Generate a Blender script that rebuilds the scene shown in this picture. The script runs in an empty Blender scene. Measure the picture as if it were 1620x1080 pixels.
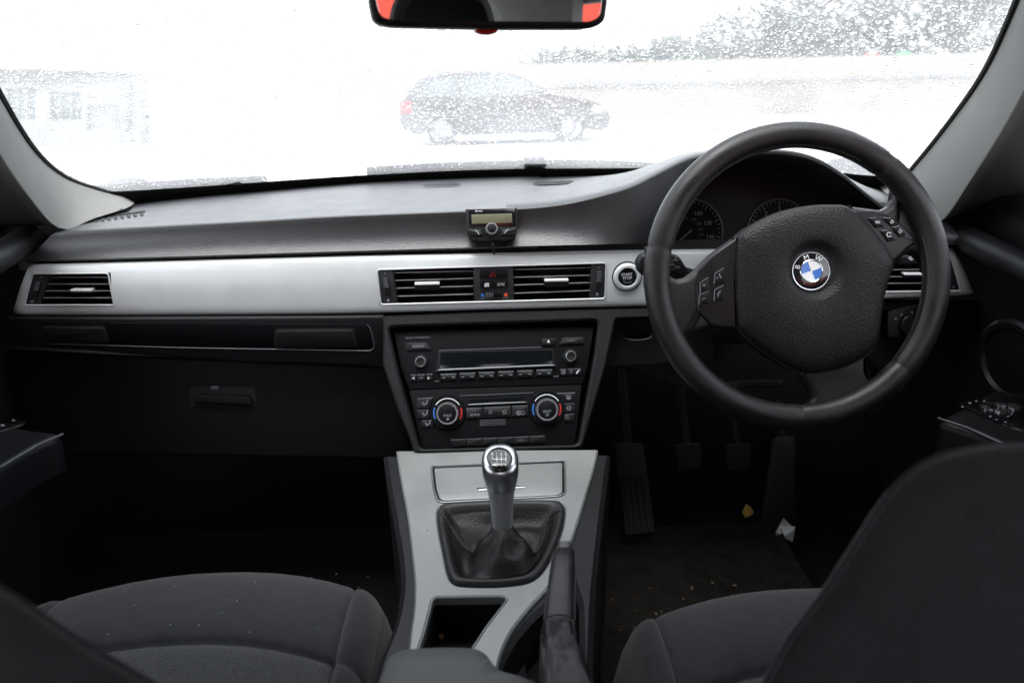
import bpy, bmesh, math, random
from mathutils import Vector, Matrix
from mathutils.bvhtree import BVHTree
from mathutils.geometry import tessellate_polygon
import numpy as np

random.seed(7)
rng = np.random.default_rng(11)
scene = bpy.context.scene
COL = scene.collection
R = math.radians
V = Vector

# ------------------------------------------------------------------ camera
FPX, PITCH, YAW, ROLL = 1260.0, R(17.8), R(1.18), R(1.5)
CAM = V((0, 0, 1.12))
fw = V((math.sin(YAW) * math.cos(PITCH), math.cos(YAW) * math.cos(PITCH), -math.sin(PITCH)))
r0 = V((math.cos(YAW), -math.sin(YAW), 0))
u0 = r0.cross(fw)
rt = r0 * math.cos(ROLL) - u0 * math.sin(ROLL)
up = u0 * math.cos(ROLL) + r0 * math.sin(ROLL)
cd = bpy.data.cameras.new('camera')
cam = bpy.data.objects.new('camera', cd)
COL.objects.link(cam)
M = Matrix((rt, up, -fw)).transposed().to_4x4()
M.translation = CAM
cam.matrix_world = M
cd.sensor_width = 36.0
cd.lens = FPX / 1620 * 36.0
cd.clip_start, cd.clip_end = 0.02, 2000
cd.dof.use_dof = True
cd.dof.focus_distance = 1.13
cd.dof.aperture_fstop = 4.4
scene.camera = cam

# ------------------------------------------------------------------ sky, sun, exposure
w = bpy.data.worlds.new('World')
scene.world = w
w.use_nodes = True
nt = w.node_tree
bg = nt.nodes['Background']
sky = nt.nodes.new('ShaderNodeTexSky')
sky.sky_type = 'NISHITA'
sky.sun_disc = False
sky.sun_elevation = R(78)
sky.sun_rotation = R(200)
sky.dust_density = 1.5
sky.air_density = 1.0
hs = nt.nodes.new('ShaderNodeHueSaturation')      # overcast: the cloud deck takes the blue out of the sky
hs.inputs['Saturation'].default_value = 0.2
nt.links.new(sky.outputs[0], hs.inputs['Color'])
nt.links.new(hs.outputs[0], bg.inputs['Color'])
bg.inputs['Strength'].default_value = 0.15
sd = bpy.data.lights.new('sun', 'SUN')
sd.energy, sd.angle, sd.color = 0.6, R(30), (1.0, 0.98, 0.95)
sun = bpy.data.objects.new('sun', sd)
COL.objects.link(sun)
se, sr = R(78), R(200)
sdir = V((math.sin(sr) * math.cos(se), math.cos(sr) * math.cos(se), math.sin(se)))
sun.rotation_euler = sdir.to_track_quat('Z', 'Y').to_euler()
vs = scene.view_settings
vs.view_transform, vs.look, vs.gamma, vs.exposure = 'Standard', 'None', 1.0, 2.4
vs.use_curve_mapping = False
cy = scene.cycles
cy.use_denoising = True
cy.max_bounces, cy.diffuse_bounces, cy.glossy_bounces = 10, 5, 4
cy.transmission_bounces, cy.transparent_max_bounces = 8, 16
cy.sample_clamp_indirect = 8
cy.caustics_reflective = False

# ------------------------------------------------------------------ helpers
def ray(x, y):
    return rt * ((x - 810) / FPX) + up * ((540 - y) / FPX) + fw
def at(x, y, Y):
    d = ray(x, y); return CAM + d * (Y / d.y)
def atz(x, y, z):
    d = ray(x, y); return CAM + d * ((z - CAM.z) / d.z)
def atx(x, y, X):
    d = ray(x, y); return CAM + d * (X / d.x)

class Plane:
    def __init__(s, o, n, ux=V((1, 0, 0))):
        s.o, s.n = V(o), V(n).normalized()
        s.u = (ux - s.n * ux.dot(s.n)).normalized()
        s.v = s.n.cross(s.u)
    def hit(s, x, y):
        d = ray(x, y)
        p = CAM + d * ((s.o - CAM).dot(s.n) / d.dot(s.n)) - s.o
        return (p.dot(s.u), p.dot(s.v))
    def P(s, a, w=0.0):
        return s.o + s.u * a[0] + s.v * a[1] + s.n * w
    def px(s, x, y, w=0.0):
        return s.P(s.hit(x, y), w)
    def shift(s, w):
        return Plane(s.o + s.n * w, s.n, s.u)

def root_loc(o):
    l = V((0, 0, 0))
    while o:
        l += o.location; o = o.parent
    return l

def mesh_obj(name, verts, faces, mat, parent=None, smooth=True, sharp=35):
    me = bpy.data.meshes.new(name)
    off = root_loc(parent) if parent else V((0, 0, 0))
    me.from_pydata([tuple(V(v) - off) for v in verts], [], faces)
    bm = bmesh.new(); bm.from_mesh(me)
    bmesh.ops.remove_doubles(bm, verts=bm.verts, dist=1e-6)
    bmesh.ops.recalc_face_normals(bm, faces=bm.faces)
    bm.to_mesh(me); bm.free()
    if mat: me.materials.append(mat)
    if smooth:
        me.polygons.foreach_set('use_smooth', [True] * len(me.polygons))
        if sharp: me.set_sharp_from_angle(angle=R(sharp))
    o = bpy.data.objects.new(name, me)
    COL.objects.link(o)
    o.parent = parent
    return o

def tag(o, label=None, cat=None, group=None, kind=None):
    if label: o['label'] = label
    if cat: o['category'] = cat
    if group: o['group'] = group
    if kind: o['kind'] = kind
    return o
def thing(name, loc, label, cat, group=None):
    o = bpy.data.objects.new(name, None)
    o.empty_display_size = 0.05
    COL.objects.link(o); o.location = loc
    return tag(o, label, cat, group)

def rounded(poly, r, n=4):
    """round the corners of a 2D polygon"""
    out = []; N = len(poly)
    rs = r if isinstance(r, (list, tuple)) else [r] * N
    for i in range(N):
        p0, p1, p2 = V(poly[i - 1]).to_2d(), V(poly[i]).to_2d(), V(poly[(i + 1) % N]).to_2d()
        a, b = p0 - p1, p2 - p1
        rr = min(rs[i], a.length * .45, b.length * .45)
        if rr <= 0: out.append(tuple(p1)); continue
        A, B = p1 + a.normalized() * rr, p1 + b.normalized() * rr
        for k in range(n + 1):
            t = k / n
            out.append(tuple(A * (1 - t) ** 2 + p1 * (2 * t * (1 - t)) + B * t ** 2))
    return out
def spline(pts, n=6, closed=False):
    """Catmull-Rom through points of any dimension"""
    P = [V(p) for p in pts]; N = len(P); out = []
    for i in range(N if closed else N - 1):
        if closed: a, b, c, d = P[i - 1], P[i], P[(i + 1) % N], P[(i + 2) % N]
        else: a, b, c, d = P[max(i - 1, 0)], P[i], P[i + 1], P[min(i + 2, N - 1)]
        for k in range(n):
            t = k / n
            out.append(0.5 * ((2 * b) + (c - a) * t + (2 * a - 5 * b + 4 * c - d) * t * t + (3 * b - a - 3 * c + d) * t ** 3))
    if not closed: out.append(P[-1])
    return [tuple(q) for q in out]
def resample(pts, n):
    P = [V(p) for p in pts]
    L = [0]
    for i in range(1, len(P)): L.append(L[-1] + (P[i] - P[i - 1]).length)
    out = []; j = 0
    for k in range(n):
        s = L[-1] * k / (n - 1)
        while j < len(P) - 2 and L[j + 1] < s: j += 1
        t = (s - L[j]) / max(L[j + 1] - L[j], 1e-9)
        out.append(P[j].lerp(P[j + 1], min(max(t, 0), 1)))
    return out
def area2(p): return sum(p[i - 1][0] * p[i][1] - p[i][0] * p[i - 1][1] for i in range(len(p)))
def offset2(poly, d):
    """inset (d>0) a polygon with mitred corners"""
    N = len(poly); s = 1 if area2(poly) > 0 else -1; out = []
    for i in range(N):
        p0, p1, p2 = V(poly[i - 1]).to_2d(), V(poly[i]).to_2d(), V(poly[(i + 1) % N]).to_2d()
        a, b = (p1 - p0), (p2 - p1)
        if a.length < 1e-9 or b.length < 1e-9: out.append(tuple(p1)); continue
        a.normalize(); b.normalize()
        n1, n2 = V((-a.y, a.x)) * s, V((-b.y, b.x)) * s
        m = n1 + n2
        if m.length < 1e-6: out.append(tuple(p1)); continue
        m.normalize()
        k = max(m.dot(n1), 0.5)
        q = p1 + m * (d / k); out.append((q.x, q.y))
    return out

def slab2(name, pl, poly, w0, w1, mat, parent, bev=0.0008, steps=2):
    """prism of a 2D outline on a plane, front edge bevelled"""
    rings = [(poly, w0)]
    for k in range(steps + 1):
        a = k / steps * math.pi / 2
        rings.append((offset2(poly, bev * (1 - math.cos(a))) if k else poly, w1 - bev + bev * math.sin(a)))
    N = len(poly); vs, fs = [], []
    for p, ww in rings: vs += [pl.P(q, ww) for q in p]
    for r_ in range(len(rings) - 1):
        for i in range(N):
            j = (i + 1) % N
            fs.append((r_ * N + i, r_ * N + j, (r_ + 1) * N + j, (r_ + 1) * N + i))
    fs.append(tuple(range((len(rings) - 1) * N, len(rings) * N)))
    fs.append(tuple(reversed(range(N))))
    return mesh_obj(name, vs, fs, mat, parent)
def slab(name, pl, pxs, w0, w1, mat, parent, bev=0.0008, rnd=0, steps=2):
    if rnd: pxs = rounded(pxs, rnd)
    return slab2(name, pl, [pl.hit(*p) for p in pxs], w0, w1, mat, parent, bev, steps)
def puff(name, pl, poly, prof, mat, parent, c=None, cap=True):
    """rings of an outline scaled about its centre: prof = [(scale, w) ...]"""
    N = len(poly)
    if c is None: c = (sum(p[0] for p in poly) / N, sum(p[1] for p in poly) / N)
    vs, fs = [], []
    for s, ww in prof:
        vs += [pl.P((c[0] + (p[0] - c[0]) * s, c[1] + (p[1] - c[1]) * s), ww) for p in poly]
    for r_ in range(len(prof) - 1):
        for i in range(N):
            j = (i + 1) % N
            fs.append((r_ * N + i, r_ * N + j, (r_ + 1) * N + j, (r_ + 1) * N + i))
    if cap: fs.append(tuple(range((len(prof) - 1) * N, len(prof) * N)))
    return mesh_obj(name, vs, fs, mat, parent, sharp=50)
def disc(name, pl, cx, cy, prof, mat, parent, n=40, cap=True, sq=1.0):
    """lathe on a plane round a pixel; prof = [(radius in px, w)]"""
    c = pl.hit(cx, cy)
    k = (V(pl.hit(cx + 1, cy)) - V(c)).length
    vs, fs = [], []
    for r_, ww in prof:
        vs += [pl.P((c[0] + r_ * k * math.cos(2 * math.pi * i / n), c[1] + sq * r_ * k * math.sin(2 * math.pi * i / n)), ww) for i in range(n)]
    for q in range(len(prof) - 1):
        for i in range(n):
            j = (i + 1) % n
            fs.append((q * n + i, q * n + j, (q + 1) * n + j, (q + 1) * n + i))
    if cap: fs.append(tuple(range((len(prof) - 1) * n, len(prof) * n)))
    return mesh_obj(name, vs, fs, mat, parent)
def plate(name, pl, outer, holes, w0, w1, mat, parent, bev=0.0):
    """flat plate with holes (2D outlines), walls down to w0"""
    loops = [outer] + holes
    vs, fs = [], []
    flat = [p for l in loops for p in l]
    if bev:
        loops_in = [offset2(outer, bev)] + [offset2(h, -bev) for h in holes]
    else: loops_in = loops
    top = [p for l in loops_in for p in l]
    tri = tessellate_polygon([[V((p[0], p[1], 0)) for p in l] for l in loops_in])
    n = len(flat)
    vs = [pl.P(p, w1) for p in top] + [pl.P(p, w1 - bev) for p in flat] + [pl.P(p, w0) for p in flat]
    fs = [tuple(t) for t in tri]
    s = 0
    for l in loops:
        N = len(l)
        for i in range(N):
            j = (i + 1) % N
            if bev: fs.append((s + i, s + j, n + s + j, n + s + i))
            fs.append((n + s + i, n + s + j, 2 * n + s + j, 2 * n + s + i))
        s += N
    return mesh_obj(name, vs, fs, mat, parent)
def loft(name, curves, mat, parent=None, closed_u=False, sharp=40, flip=False):
    """skin through curves with equal point counts"""
    n = len(curves[0]); vs = [p for c in curves for p in c]; fs = []
    for r_ in range(len(curves) - 1):
        for i in range(n if closed_u else n - 1):
            j = (i + 1) % n
            fs.append((r_ * n + i, r_ * n + j, (r_ + 1) * n + j, (r_ + 1) * n + i))
    return mesh_obj(name, vs, fs, mat, parent, sharp=sharp)
def tube(name, pts, rad, mat, parent=None, closed=False, n=8, cap=True):
    P = [V(p) for p in pts]; N = len(P); vs, fs = [], []
    rads = rad if isinstance(rad, (list, tuple)) else [rad] * N
    ref = None
    for i in range(N):
        a = P[i - 1] if (i or closed) else P[i]
        b = P[(i + 1) % N] if (i < N - 1 or closed) else P[i]
        t = (b - a).normalized()
        if ref is None: ref = t.orthogonal().normalized()
        ref = (ref - t * ref.dot(t)).normalized()
        bi = t.cross(ref)
        vs += [P[i] + (ref * math.cos(2 * math.pi * k / n) + bi * math.sin(2 * math.pi * k / n)) * rads[i] for k in range(n)]
    for i in range(N if closed else N - 1):
        ii = (i + 1) % N
        for k in range(n):
            kk = (k + 1) % n
            fs.append((i * n + k, i * n + kk, ii * n + kk, ii * n + k))
    if cap and not closed:
        fs.append(tuple(range(n))); fs.append(tuple(range((N - 1) * n, N * n)))
    return mesh_obj(name, vs, fs, mat, parent)
def box(name, a, b, mat, parent=None, bev=0.0):
    x0, y0, z0 = a; x1, y1, z1 = b
    pl = Plane((0, 0, 0), (0, 0, 1))
    return slab2(name, pl, [(x0, y0), (x1, y0), (x1, y1), (x0, y1)], z0, z1, mat, parent, bev=max(bev, .0005))
def ribbon(pl, polys, wpx, off=0.0005, closed=False):
    """flat printed strokes; returns verts, faces"""
    vs, fs = [], []
    for pts in polys:
        cl = closed or (len(pts) > 2 and pts[0] == pts[-1])
        if cl and pts[0] == pts[-1]: pts = pts[:-1]
        N = len(pts); base = len(vs)
        for i in range(N):
            p1 = V(pts[i])
            p0 = V(pts[i - 1]) if (i or cl) else p1
            p2 = V(pts[(i + 1) % N]) if (i < N - 1 or cl) else p1
            t = (p2 - p0)
            t = t.normalized() if t.length > 1e-9 else V((1, 0))
            nn = V((-t.y, t.x)) * wpx / 2
            vs += [pl.px(p1.x + nn.x, p1.y + nn.y, off), pl.px(p1.x - nn.x, p1.y - nn.y, off)]
        for i in range(N if cl else N - 1):
            j = (i + 1) % N
            fs.append((base + 2 * i, base + 2 * i + 1, base + 2 * j + 1, base + 2 * j))
    return vs, fs
def mark(name, pl, polys, wpx, mat, parent, off=0.0005):
    v, f = ribbon(pl, polys, wpx, off)
    return mesh_obj(name, v, f, mat, parent, smooth=False)
def fills(name, pl, polys, mat, parent, off=0.0005):
    vs, fs = [], []
    for p in polys:
        fs.append(tuple(range(len(vs), len(vs) + len(p)))); vs += [pl.px(q[0], q[1], off) for q in p]
    return mesh_obj(name, vs, fs, mat, parent, smooth=False)
def arc(cx, cy, r, a0, a1, n=16, sy=1.0):
    """angles in degrees, 0 = right, 90 = up in the picture"""
    return [(cx + r * math.cos(R(a0 + (a1 - a0) * k / n)), cy - sy * r * math.sin(R(a0 + (a1 - a0) * k / n))) for k in range(n + 1)]
_tc = {}
def text(name, pl, s, cx, cy, h, mat, parent, ang=0.0, off=0.0006, wide=1.0):
    """flat lettering: cap height h px, centred on a pixel, ang degrees anticlockwise"""
    cu = bpy.data.curves.new('t', 'FONT'); cu.body = s; cu.align_x = 'CENTER'; cu.resolution_u = 3
    ob = bpy.data.objects.new('t', cu); COL.objects.link(ob)
    dg = bpy.context.evaluated_depsgraph_get()
    me = bpy.data.meshes.new_from_object(ob.evaluated_get(dg))
    bpy.data.objects.remove(ob); bpy.data.curves.remove(cu)
    co = [v.co.copy() for v in me.vertices]; fs = [tuple(p.vertices) for p in me.polygons]
    bpy.data.meshes.remove(me)
    k = h / 0.70; ca, sa = math.cos(R(ang)), math.sin(R(ang))
    vs = []
    for c in co:
        x, y = c.x * k * wide, (c.y - 0.35) * k
        vs.append(pl.px(cx + x * ca - y * sa, cy - (x * sa + y * ca), off))
    return mesh_obj(name, vs, fs, mat, parent, smooth=False)

# ------------------------------------------------------------------ materials
def mat(name, col, rough=0.5, metal=0.0, spec=0.5, bump=None, var=0.0, vscale=30, sheen=0.0, coat=0.0, emit=0.0, rvar=0.0):
    m = bpy.data.materials.new(name); m.use_nodes = True
    t = m.node_tree; b = t.nodes['Principled BSDF']
    b.inputs['Base Color'].default_value = (*col, 1)
    b.inputs['Roughness'].default_value = rough
    b.inputs['Metallic'].default_value = metal
    b.inputs['Specular IOR Level'].default_value = spec
    b.inputs['Sheen Weight'].default_value = sheen
    b.inputs['Coat Weight'].default_value = coat
    tc = t.nodes.new('ShaderNodeTexCoord')
    if var or rvar:
        n = t.nodes.new('ShaderNodeTexNoise'); n.inputs['Scale'].default_value = vscale; n.inputs['Detail'].default_value = 5
        t.links.new(tc.outputs['Object'], n.inputs['Vector'])
        if var:
            mr = t.nodes.new('ShaderNodeMapRange')
            mr.inputs['From Min'].default_value, mr.inputs['From Max'].default_value = .3, .7
            mr.inputs['To Min'].default_value, mr.inputs['To Max'].default_value = 1 - var, 1 + var
            mx = t.nodes.new('ShaderNodeVectorMath'); mx.operation = 'SCALE'
            mx.inputs[0].default_value = col
            t.links.new(n.outputs['Fac'], mr.inputs['Value']); t.links.new(mr.outputs[0], mx.inputs['Scale'])
            t.links.new(mx.outputs[0], b.inputs['Base Color'])
        if rvar:
            mr = t.nodes.new('ShaderNodeMapRange')
            mr.inputs['From Min'].default_value, mr.inputs['From Max'].default_value = .3, .7
            mr.inputs['To Min'].default_value, mr.inputs['To Max'].default_value = rough - rvar, rough + rvar
            t.links.new(n.outputs['Fac'], mr.inputs['Value']); t.links.new(mr.outputs[0], b.inputs['Roughness'])
    if bump:
        kind, sc, st, dist = bump
        bp = t.nodes.new('ShaderNodeBump'); bp.inputs['Strength'].default_value = st; bp.inputs['Distance'].default_value = dist
        if kind == 'grain':
            v = t.nodes.new('ShaderNodeTexVoronoi'); v.inputs['Scale'].default_value = sc
            t.links.new(tc.outputs['Object'], v.inputs['Vector']); t.links.new(v.outputs['Distance'], bp.inputs['Height'])
        elif kind == 'noise':
            v = t.nodes.new('ShaderNodeTexNoise'); v.inputs['Scale'].default_value = sc; v.inputs['Detail'].default_value = 6
            t.links.new(tc.outputs['Object'], v.inputs['Vector']); t.links.new(v.outputs['Fac'], bp.inputs['Height'])
        elif kind == 'weave':
            mp = t.nodes.new('ShaderNodeMapping'); mp.inputs['Scale'].default_value = (sc, sc * 2.2, sc)
            v = t.nodes.new('ShaderNodeTexVoronoi'); v.inputs['Scale'].default_value = 1; v.inputs['Randomness'].default_value = .35
            t.links.new(tc.outputs['Object'], mp.inputs['Vector']); t.links.new(mp.outputs[0], v.inputs['Vector'])
            t.links.new(v.outputs['Distance'], bp.inputs['Height'])
        t.links.new(bp.outputs[0], b.inputs['Normal'])
    return m

M_pad = mat('soft dash plastic', (.017, .0185, .021), .36, spec=.7, bump=('grain', 620, .4, .0007), var=.12, vscale=30, rvar=.03)
M_hood = mat('black hood plastic', (.009, .009, .010), .6, bump=('grain', 650, .3, .0005))
M_plast = mat('black moulded plastic', (.008, .0088, .010), .5, spec=.28, bump=('grain', 800, .25, .0004), var=.15, vscale=12)
M_fascia = mat('black fascia plastic', (.0035, .004, .005), .5, spec=.12, bump=('noise', 900, .08, .0003))
M_btn = mat('black button plastic', (.006, .0065, .0078), .42, spec=.25)
M_void = mat('black cavity plastic', (.004, .004, .005), .7)
M_slat = mat('dark vent slat', (.012, .012, .013), .5)
M_slatedge = mat('pale slat edge', (.34, .345, .35), .4)
M_tab = mat('bright silver tab', (.88, .89, .90), .25, metal=.05)
M_block = mat('dark grey vent plastic', (.022, .023, .026), .5)
M_edge = mat('light grey edge', (.125, .133, .142), .4)
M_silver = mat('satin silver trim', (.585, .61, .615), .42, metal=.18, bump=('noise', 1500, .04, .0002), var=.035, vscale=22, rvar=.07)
M_silver_shade = mat('shaded satin console trim', (.235, .245, .245), .46, metal=.35, bump=('noise', 1500, .03, .0002), var=.05, vscale=14, rvar=.06)  # same silver as the dash strip, darkened in colour for its dimmer light
M_chrome = mat('bright chrome', (.75, .76, .78), .16, metal=1.0)
M_satin = mat('satin chrome', (.62, .63, .65), .28, metal=1.0)
M_leather = mat('black leather', (.009, .009, .0097), .43, spec=.38, bump=('grain', 620, .35, .0006), var=.25, vscale=18, rvar=.11)
M_hub = mat('black grained airbag cover', (.006, .006, .0067), .5, spec=.27, bump=('grain', 430, .6, .0009))
M_spoke = mat('smooth dark spoke plastic', (.0075, .0075, .0088), .38, spec=.3, var=.15, vscale=40, rvar=.06)
M_fab = mat('charcoal seat fabric', (.019, .020, .0225), .95, spec=.2, bump=('noise', 700, .7, .0016), var=.22, vscale=60, sheen=.25)
M_ins = mat('woven seat insert', (.042, .044, .047), .9, spec=.2, bump=('weave', 300, 1.0, .004), var=.55, vscale=420, sheen=.2)
M_stitch = mat('grey thread', (.09, .09, .09), .8)
M_pillar = mat('pale pillar lining', (.175, .175, .17), .9, spec=.2, bump=('noise', 1200, .3, .0005), var=.04, vscale=20)
M_carpet = mat('black carpet', (.004, .004, .0048), 1, spec=.1, bump=('noise', 500, 1, .004), var=.4, vscale=120)
M_mat = mat('dirty rubber mat', (.0085, .0068, .005), .9, spec=.2, bump=('noise', 90, 1, .01), var=.7, vscale=45)
M_white = mat('white print', (.72, .74, .76), .5)
M_grey = mat('grey print', (.22, .23, .245), .5)
M_dim = mat('faded print', (.10, .105, .11), .5)
M_red = mat('red print', (.45, .02, .02), .4)
M_blue = mat('blue print', (.03, .16, .52), .4)
M_orange = mat('orange print', (.75, .10, .03), .4)
M_enwhite = mat('white enamel', (.74, .75, .76), .2, coat=.5)
M_enblue = mat('blue enamel', (.02, .13, .48), .2, coat=.5)
M_enblack = mat('black enamel', (.006, .006, .007), .15, coat=.5)
M_lcd = mat('green grey display', (.12, .118, .075), .25, var=.1, vscale=60)
M_screen = mat('dark display glass', (.003, .004, .005), .12)
M_rubber = mat('black rubber', (.010, .010, .010), .75)
M_reflector = mat('mirror glass', (.82, .84, .85), .0, metal=1.0)
M_redlens = mat('red plastic lens', (.35, .01, .012), .25)
M_paper = mat('white paper', (.75, .76, .76), .8)
M_leaf = mat('yellow leaf', (.30, .17, .02), .7)
M_lining = mat('grey roof lining', (.34, .34, .33), .95, spec=.1)
M_pedal = mat('worn pedal rubber', (.009, .009, .0087), .7, var=.3, vscale=60)

def see_through(name, veil, tint=(.97, .985, .98), fres=0.08):
    m = bpy.data.materials.new(name); m.use_nodes = True
    t = m.node_tree; t.nodes.remove(t.nodes['Principled BSDF'])
    out = t.nodes['Material Output']
    tr = t.nodes.new('ShaderNodeBsdfTransparent'); tr.inputs[0].default_value = (*tint, 1)
    gl = t.nodes.new('ShaderNodeBsdfGlossy'); gl.inputs['Roughness'].default_value = 0.02
    ge = t.nodes.new('ShaderNodeNewGeometry')          # thin sheet: Schlick reflectance, the same from both sides
    dt = t.nodes.new('ShaderNodeVectorMath'); dt.operation = 'DOT_PRODUCT'
    t.links.new(ge.outputs['Incoming'], dt.inputs[0]); t.links.new(ge.outputs['Normal'], dt.inputs[1])
    def mth(op, a, b=None):
        n = t.nodes.new('ShaderNodeMath'); n.operation = op
        for i, q in enumerate((a, b)):
            if q is None: continue
            if isinstance(q, (int, float)): n.inputs[i].default_value = q
            else: t.links.new(q, n.inputs[i])
        return n.outputs[0]
    c = mth('SUBTRACT', 1.0, mth('ABSOLUTE', dt.outputs['Value']))
    lw = mth('ADD', mth('MULTIPLY', mth('POWER', c, 5.0), 0.9), 0.05)
    mx = t.nodes.new('ShaderNodeMixShader')
    t.links.new(lw, mx.inputs[0]); t.links.new(tr.outputs[0], mx.inputs[1]); t.links.new(gl.outputs[0], mx.inputs[2])
    last = mx
    if veil:  # translucent share imitates glare haze over the outdoors, on top of the wet film
        tl = t.nodes.new('ShaderNodeBsdfTranslucent'); tl.inputs[0].default_value = (.95, .97, .98, 1)
        n = t.nodes.new('ShaderNodeTexNoise'); n.inputs['Scale'].default_value = 7; n.inputs['Detail'].default_value = 6
        tc = t.nodes.new('ShaderNodeTexCoord'); t.links.new(tc.outputs['Object'], n.inputs['Vector'])
        mr = t.nodes.new('ShaderNodeMapRange'); mr.inputs['From Min'].default_value, mr.inputs['From Max'].default_value = .3, .7
        mr.inputs['To Min'].default_value, mr.inputs['To Max'].default_value = veil * .7, veil * 1.3
        t.links.new(n.outputs['Fac'], mr.inputs['Value'])
        m2 = t.nodes.new('ShaderNodeMixShader')
        t.links.new(mr.outputs[0], m2.inputs[0]); t.links.new(mx.outputs[0], m2.inputs[1]); t.links.new(tl.outputs[0], m2.inputs[2])
        last = m2
    t.links.new(last.outputs[0], out.inputs[0])
    return m
M_glass = see_through('misted glass with glare veil', 0.135)
M_sideglass = see_through('clear glass', 0.0)
def water_mat():
    m = bpy.data.materials.new('rain water'); m.use_nodes = True
    t = m.node_tree; t.nodes.remove(t.nodes['Principled BSDF'])
    g = t.nodes.new('ShaderNodeBsdfGlass'); g.inputs['IOR'].default_value = 1.33; g.inputs['Roughness'].default_value = 0.0
    t.links.new(g.outputs[0], t.nodes['Material Output'].inputs[0])
    return m
M_water = water_mat()

# outdoors
M_ground = mat('wet pale concrete', (.40, .40, .39), .6, var=.15, vscale=.6)
M_wall = mat('beige render', (.215, .195, .172), .9, var=.08, vscale=1.5)
M_dark = mat('weathered grey metal', (.16, .16, .16), .8)
M_shed = mat('pale grey cladding', (.19, .197, .193), .8, var=.25, vscale=2)
M_carpaint = mat('black car paint', (.012, .013, .015), .25, coat=.6)
M_carglass = mat('pale reflecting car glass', (.06, .08, .08), .1)  # pale base colour stands in for sky reflected in the panes
M_alloy = mat('dull alloy', (.20, .20, .21), .4, metal=.6)
M_tyre = mat('tyre rubber', (.02, .02, .02), .85)
M_tail = mat('red tail lamp', (.45, .01, .02), .2)
M_bark = mat('tree bark', (.05, .04, .035), .9)
M_foliage = mat('dark foliage', (.045, .06, .047), .8, var=.4, vscale=1.2)
M_redwall = mat('red painted wall', (.55, .055, .03), .7, var=.08, vscale=3)
#@@PART2
# ================================================================== windscreen
def gpt(s, t):
    Ye, ze, hw, b = 1.42 - .66 * t, .93 + .36 * t, .80 - .18 * t, .25 - .13 * t
    return V((hw * s, Ye + b * (1 - s * s), ze + .015 * math.sin(math.pi * max(0, min(1, t)))))
NS, NT = 48, 24
gv, gf = [], []
for j in range(NT + 1):
    for i in range(NS + 1):
        gv.append(gpt(-1.18 + 2.36 * i / NS, -.12 + 1.14 * j / NT))
for j in range(NT):
    for i in range(NS):
        a = j * (NS + 1) + i; gf.append((a, a + 1, a + NS + 2, a + NS + 1))
bvh = BVHTree.FromPolygons(gv, gf)
def onglass(x, y, back=0.0):
    d = ray(x, y).normalized()
    h = bvh.ray_cast(CAM, d)[0]
    return h - d * back
# the glass as one sheet 5 mm thick, wide enough to tuck under the pillar linings
ws = thing('windscreen', (0, 1.62, .93), 'curved windscreen wet with rain above the dashboard', 'windscreen')
gl = []
for j in range(NT + 1):
    gl.append([gpt(-1 + 2 * i / NS, -.06 + 1.06 * j / NT) for i in range(NS + 1)])
loft('glass', gl, M_glass, ws, sharp=0)
frit_top = spline([(120, 292), (165, 303), (300, 296), (400, 289), (580, 277), (780, 268), (1000, 266), (1060, 266), (1250, 266), (1380, 278), (1440, 273), (1470, 250)], 6)
loft('ceramic_border', [[onglass(x, y, .006) for x, y in frit_top], [onglass(x, y + 30, .006) for x, y in frit_top]], M_rubber, ws)

# ------------------------------------------------------------------ pillars
def pillar(name, G, O, label, sgn):
    t = thing(name, onglass(*G[0], .02), label, 'pillar')
    n = 40
    Gs = [onglass(x, y, .012) for x, y in spline([g for g in G], 8)]
    Gs = resample(Gs, n)
    Os = resample([V(p) for p in spline([tuple(at(x, y, Y)) for x, y, Y in O], 8)], n)
    cur = []
    m = 10
    for i in range(n):
        g, o = Gs[i], Os[i]
        mid = (g + o) / 2 + V((-sgn * .018, -.022, .004))
        row = []
        for k in range(m + 1):
            q = k / m
            row.append(g * (1 - q) ** 2 + mid * 2 * q * (1 - q) + o * q * q)
        cur.append(row)
    loft('lining', cur, M_pillar, t, sharp=0)
    # black seal against the glass and the dark door side behind the lining
    tube('glass_seal', [g + V((0, .006, 0)) for g in Gs], .004, M_rubber, t, n=6)
    loft('door_seal', [[o + V((sgn * .0, .002, 0)) for o in Os], [o + V((sgn * .05, .045, 0)) for o in Os], [o + V((sgn * .14, .03, 0)) for o in Os]], M_rubber, t)
    return t
pillar('windscreen_pillar',
       [(213, 320), (196, 311), (165, 304), (100, 280), (50, 235), (0, 155), (-30, 95), (-60, 20), (-85, -60)],
       [(196, 331, 1.33), (150, 345, 1.27), (96, 362, 1.20), (46, 312, 1.12), (-6, 236, 1.00), (-50, 150, .88), (-80, 60, .78), (-110, -20, .71), (-130, -80, .66)],
       'pale windscreen pillar lining on the passenger side, left edge of the picture', -1)
pillar('windscreen_pillar',
       [(1392, 296), (1425, 284), (1440, 273), (1500, 200), (1560, 115), (1605, 20), (1635, -60), (1655, -130)],
       [(1432, 330, 1.33), (1462, 345, 1.26), (1490, 350, 1.19), (1536, 285, 1.09), (1590, 200, .97), (1650, 90, .85), (1695, 0, .76), (1735, -80, .69)],
       'pale windscreen pillar lining beside the steering wheel', 1)

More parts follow.
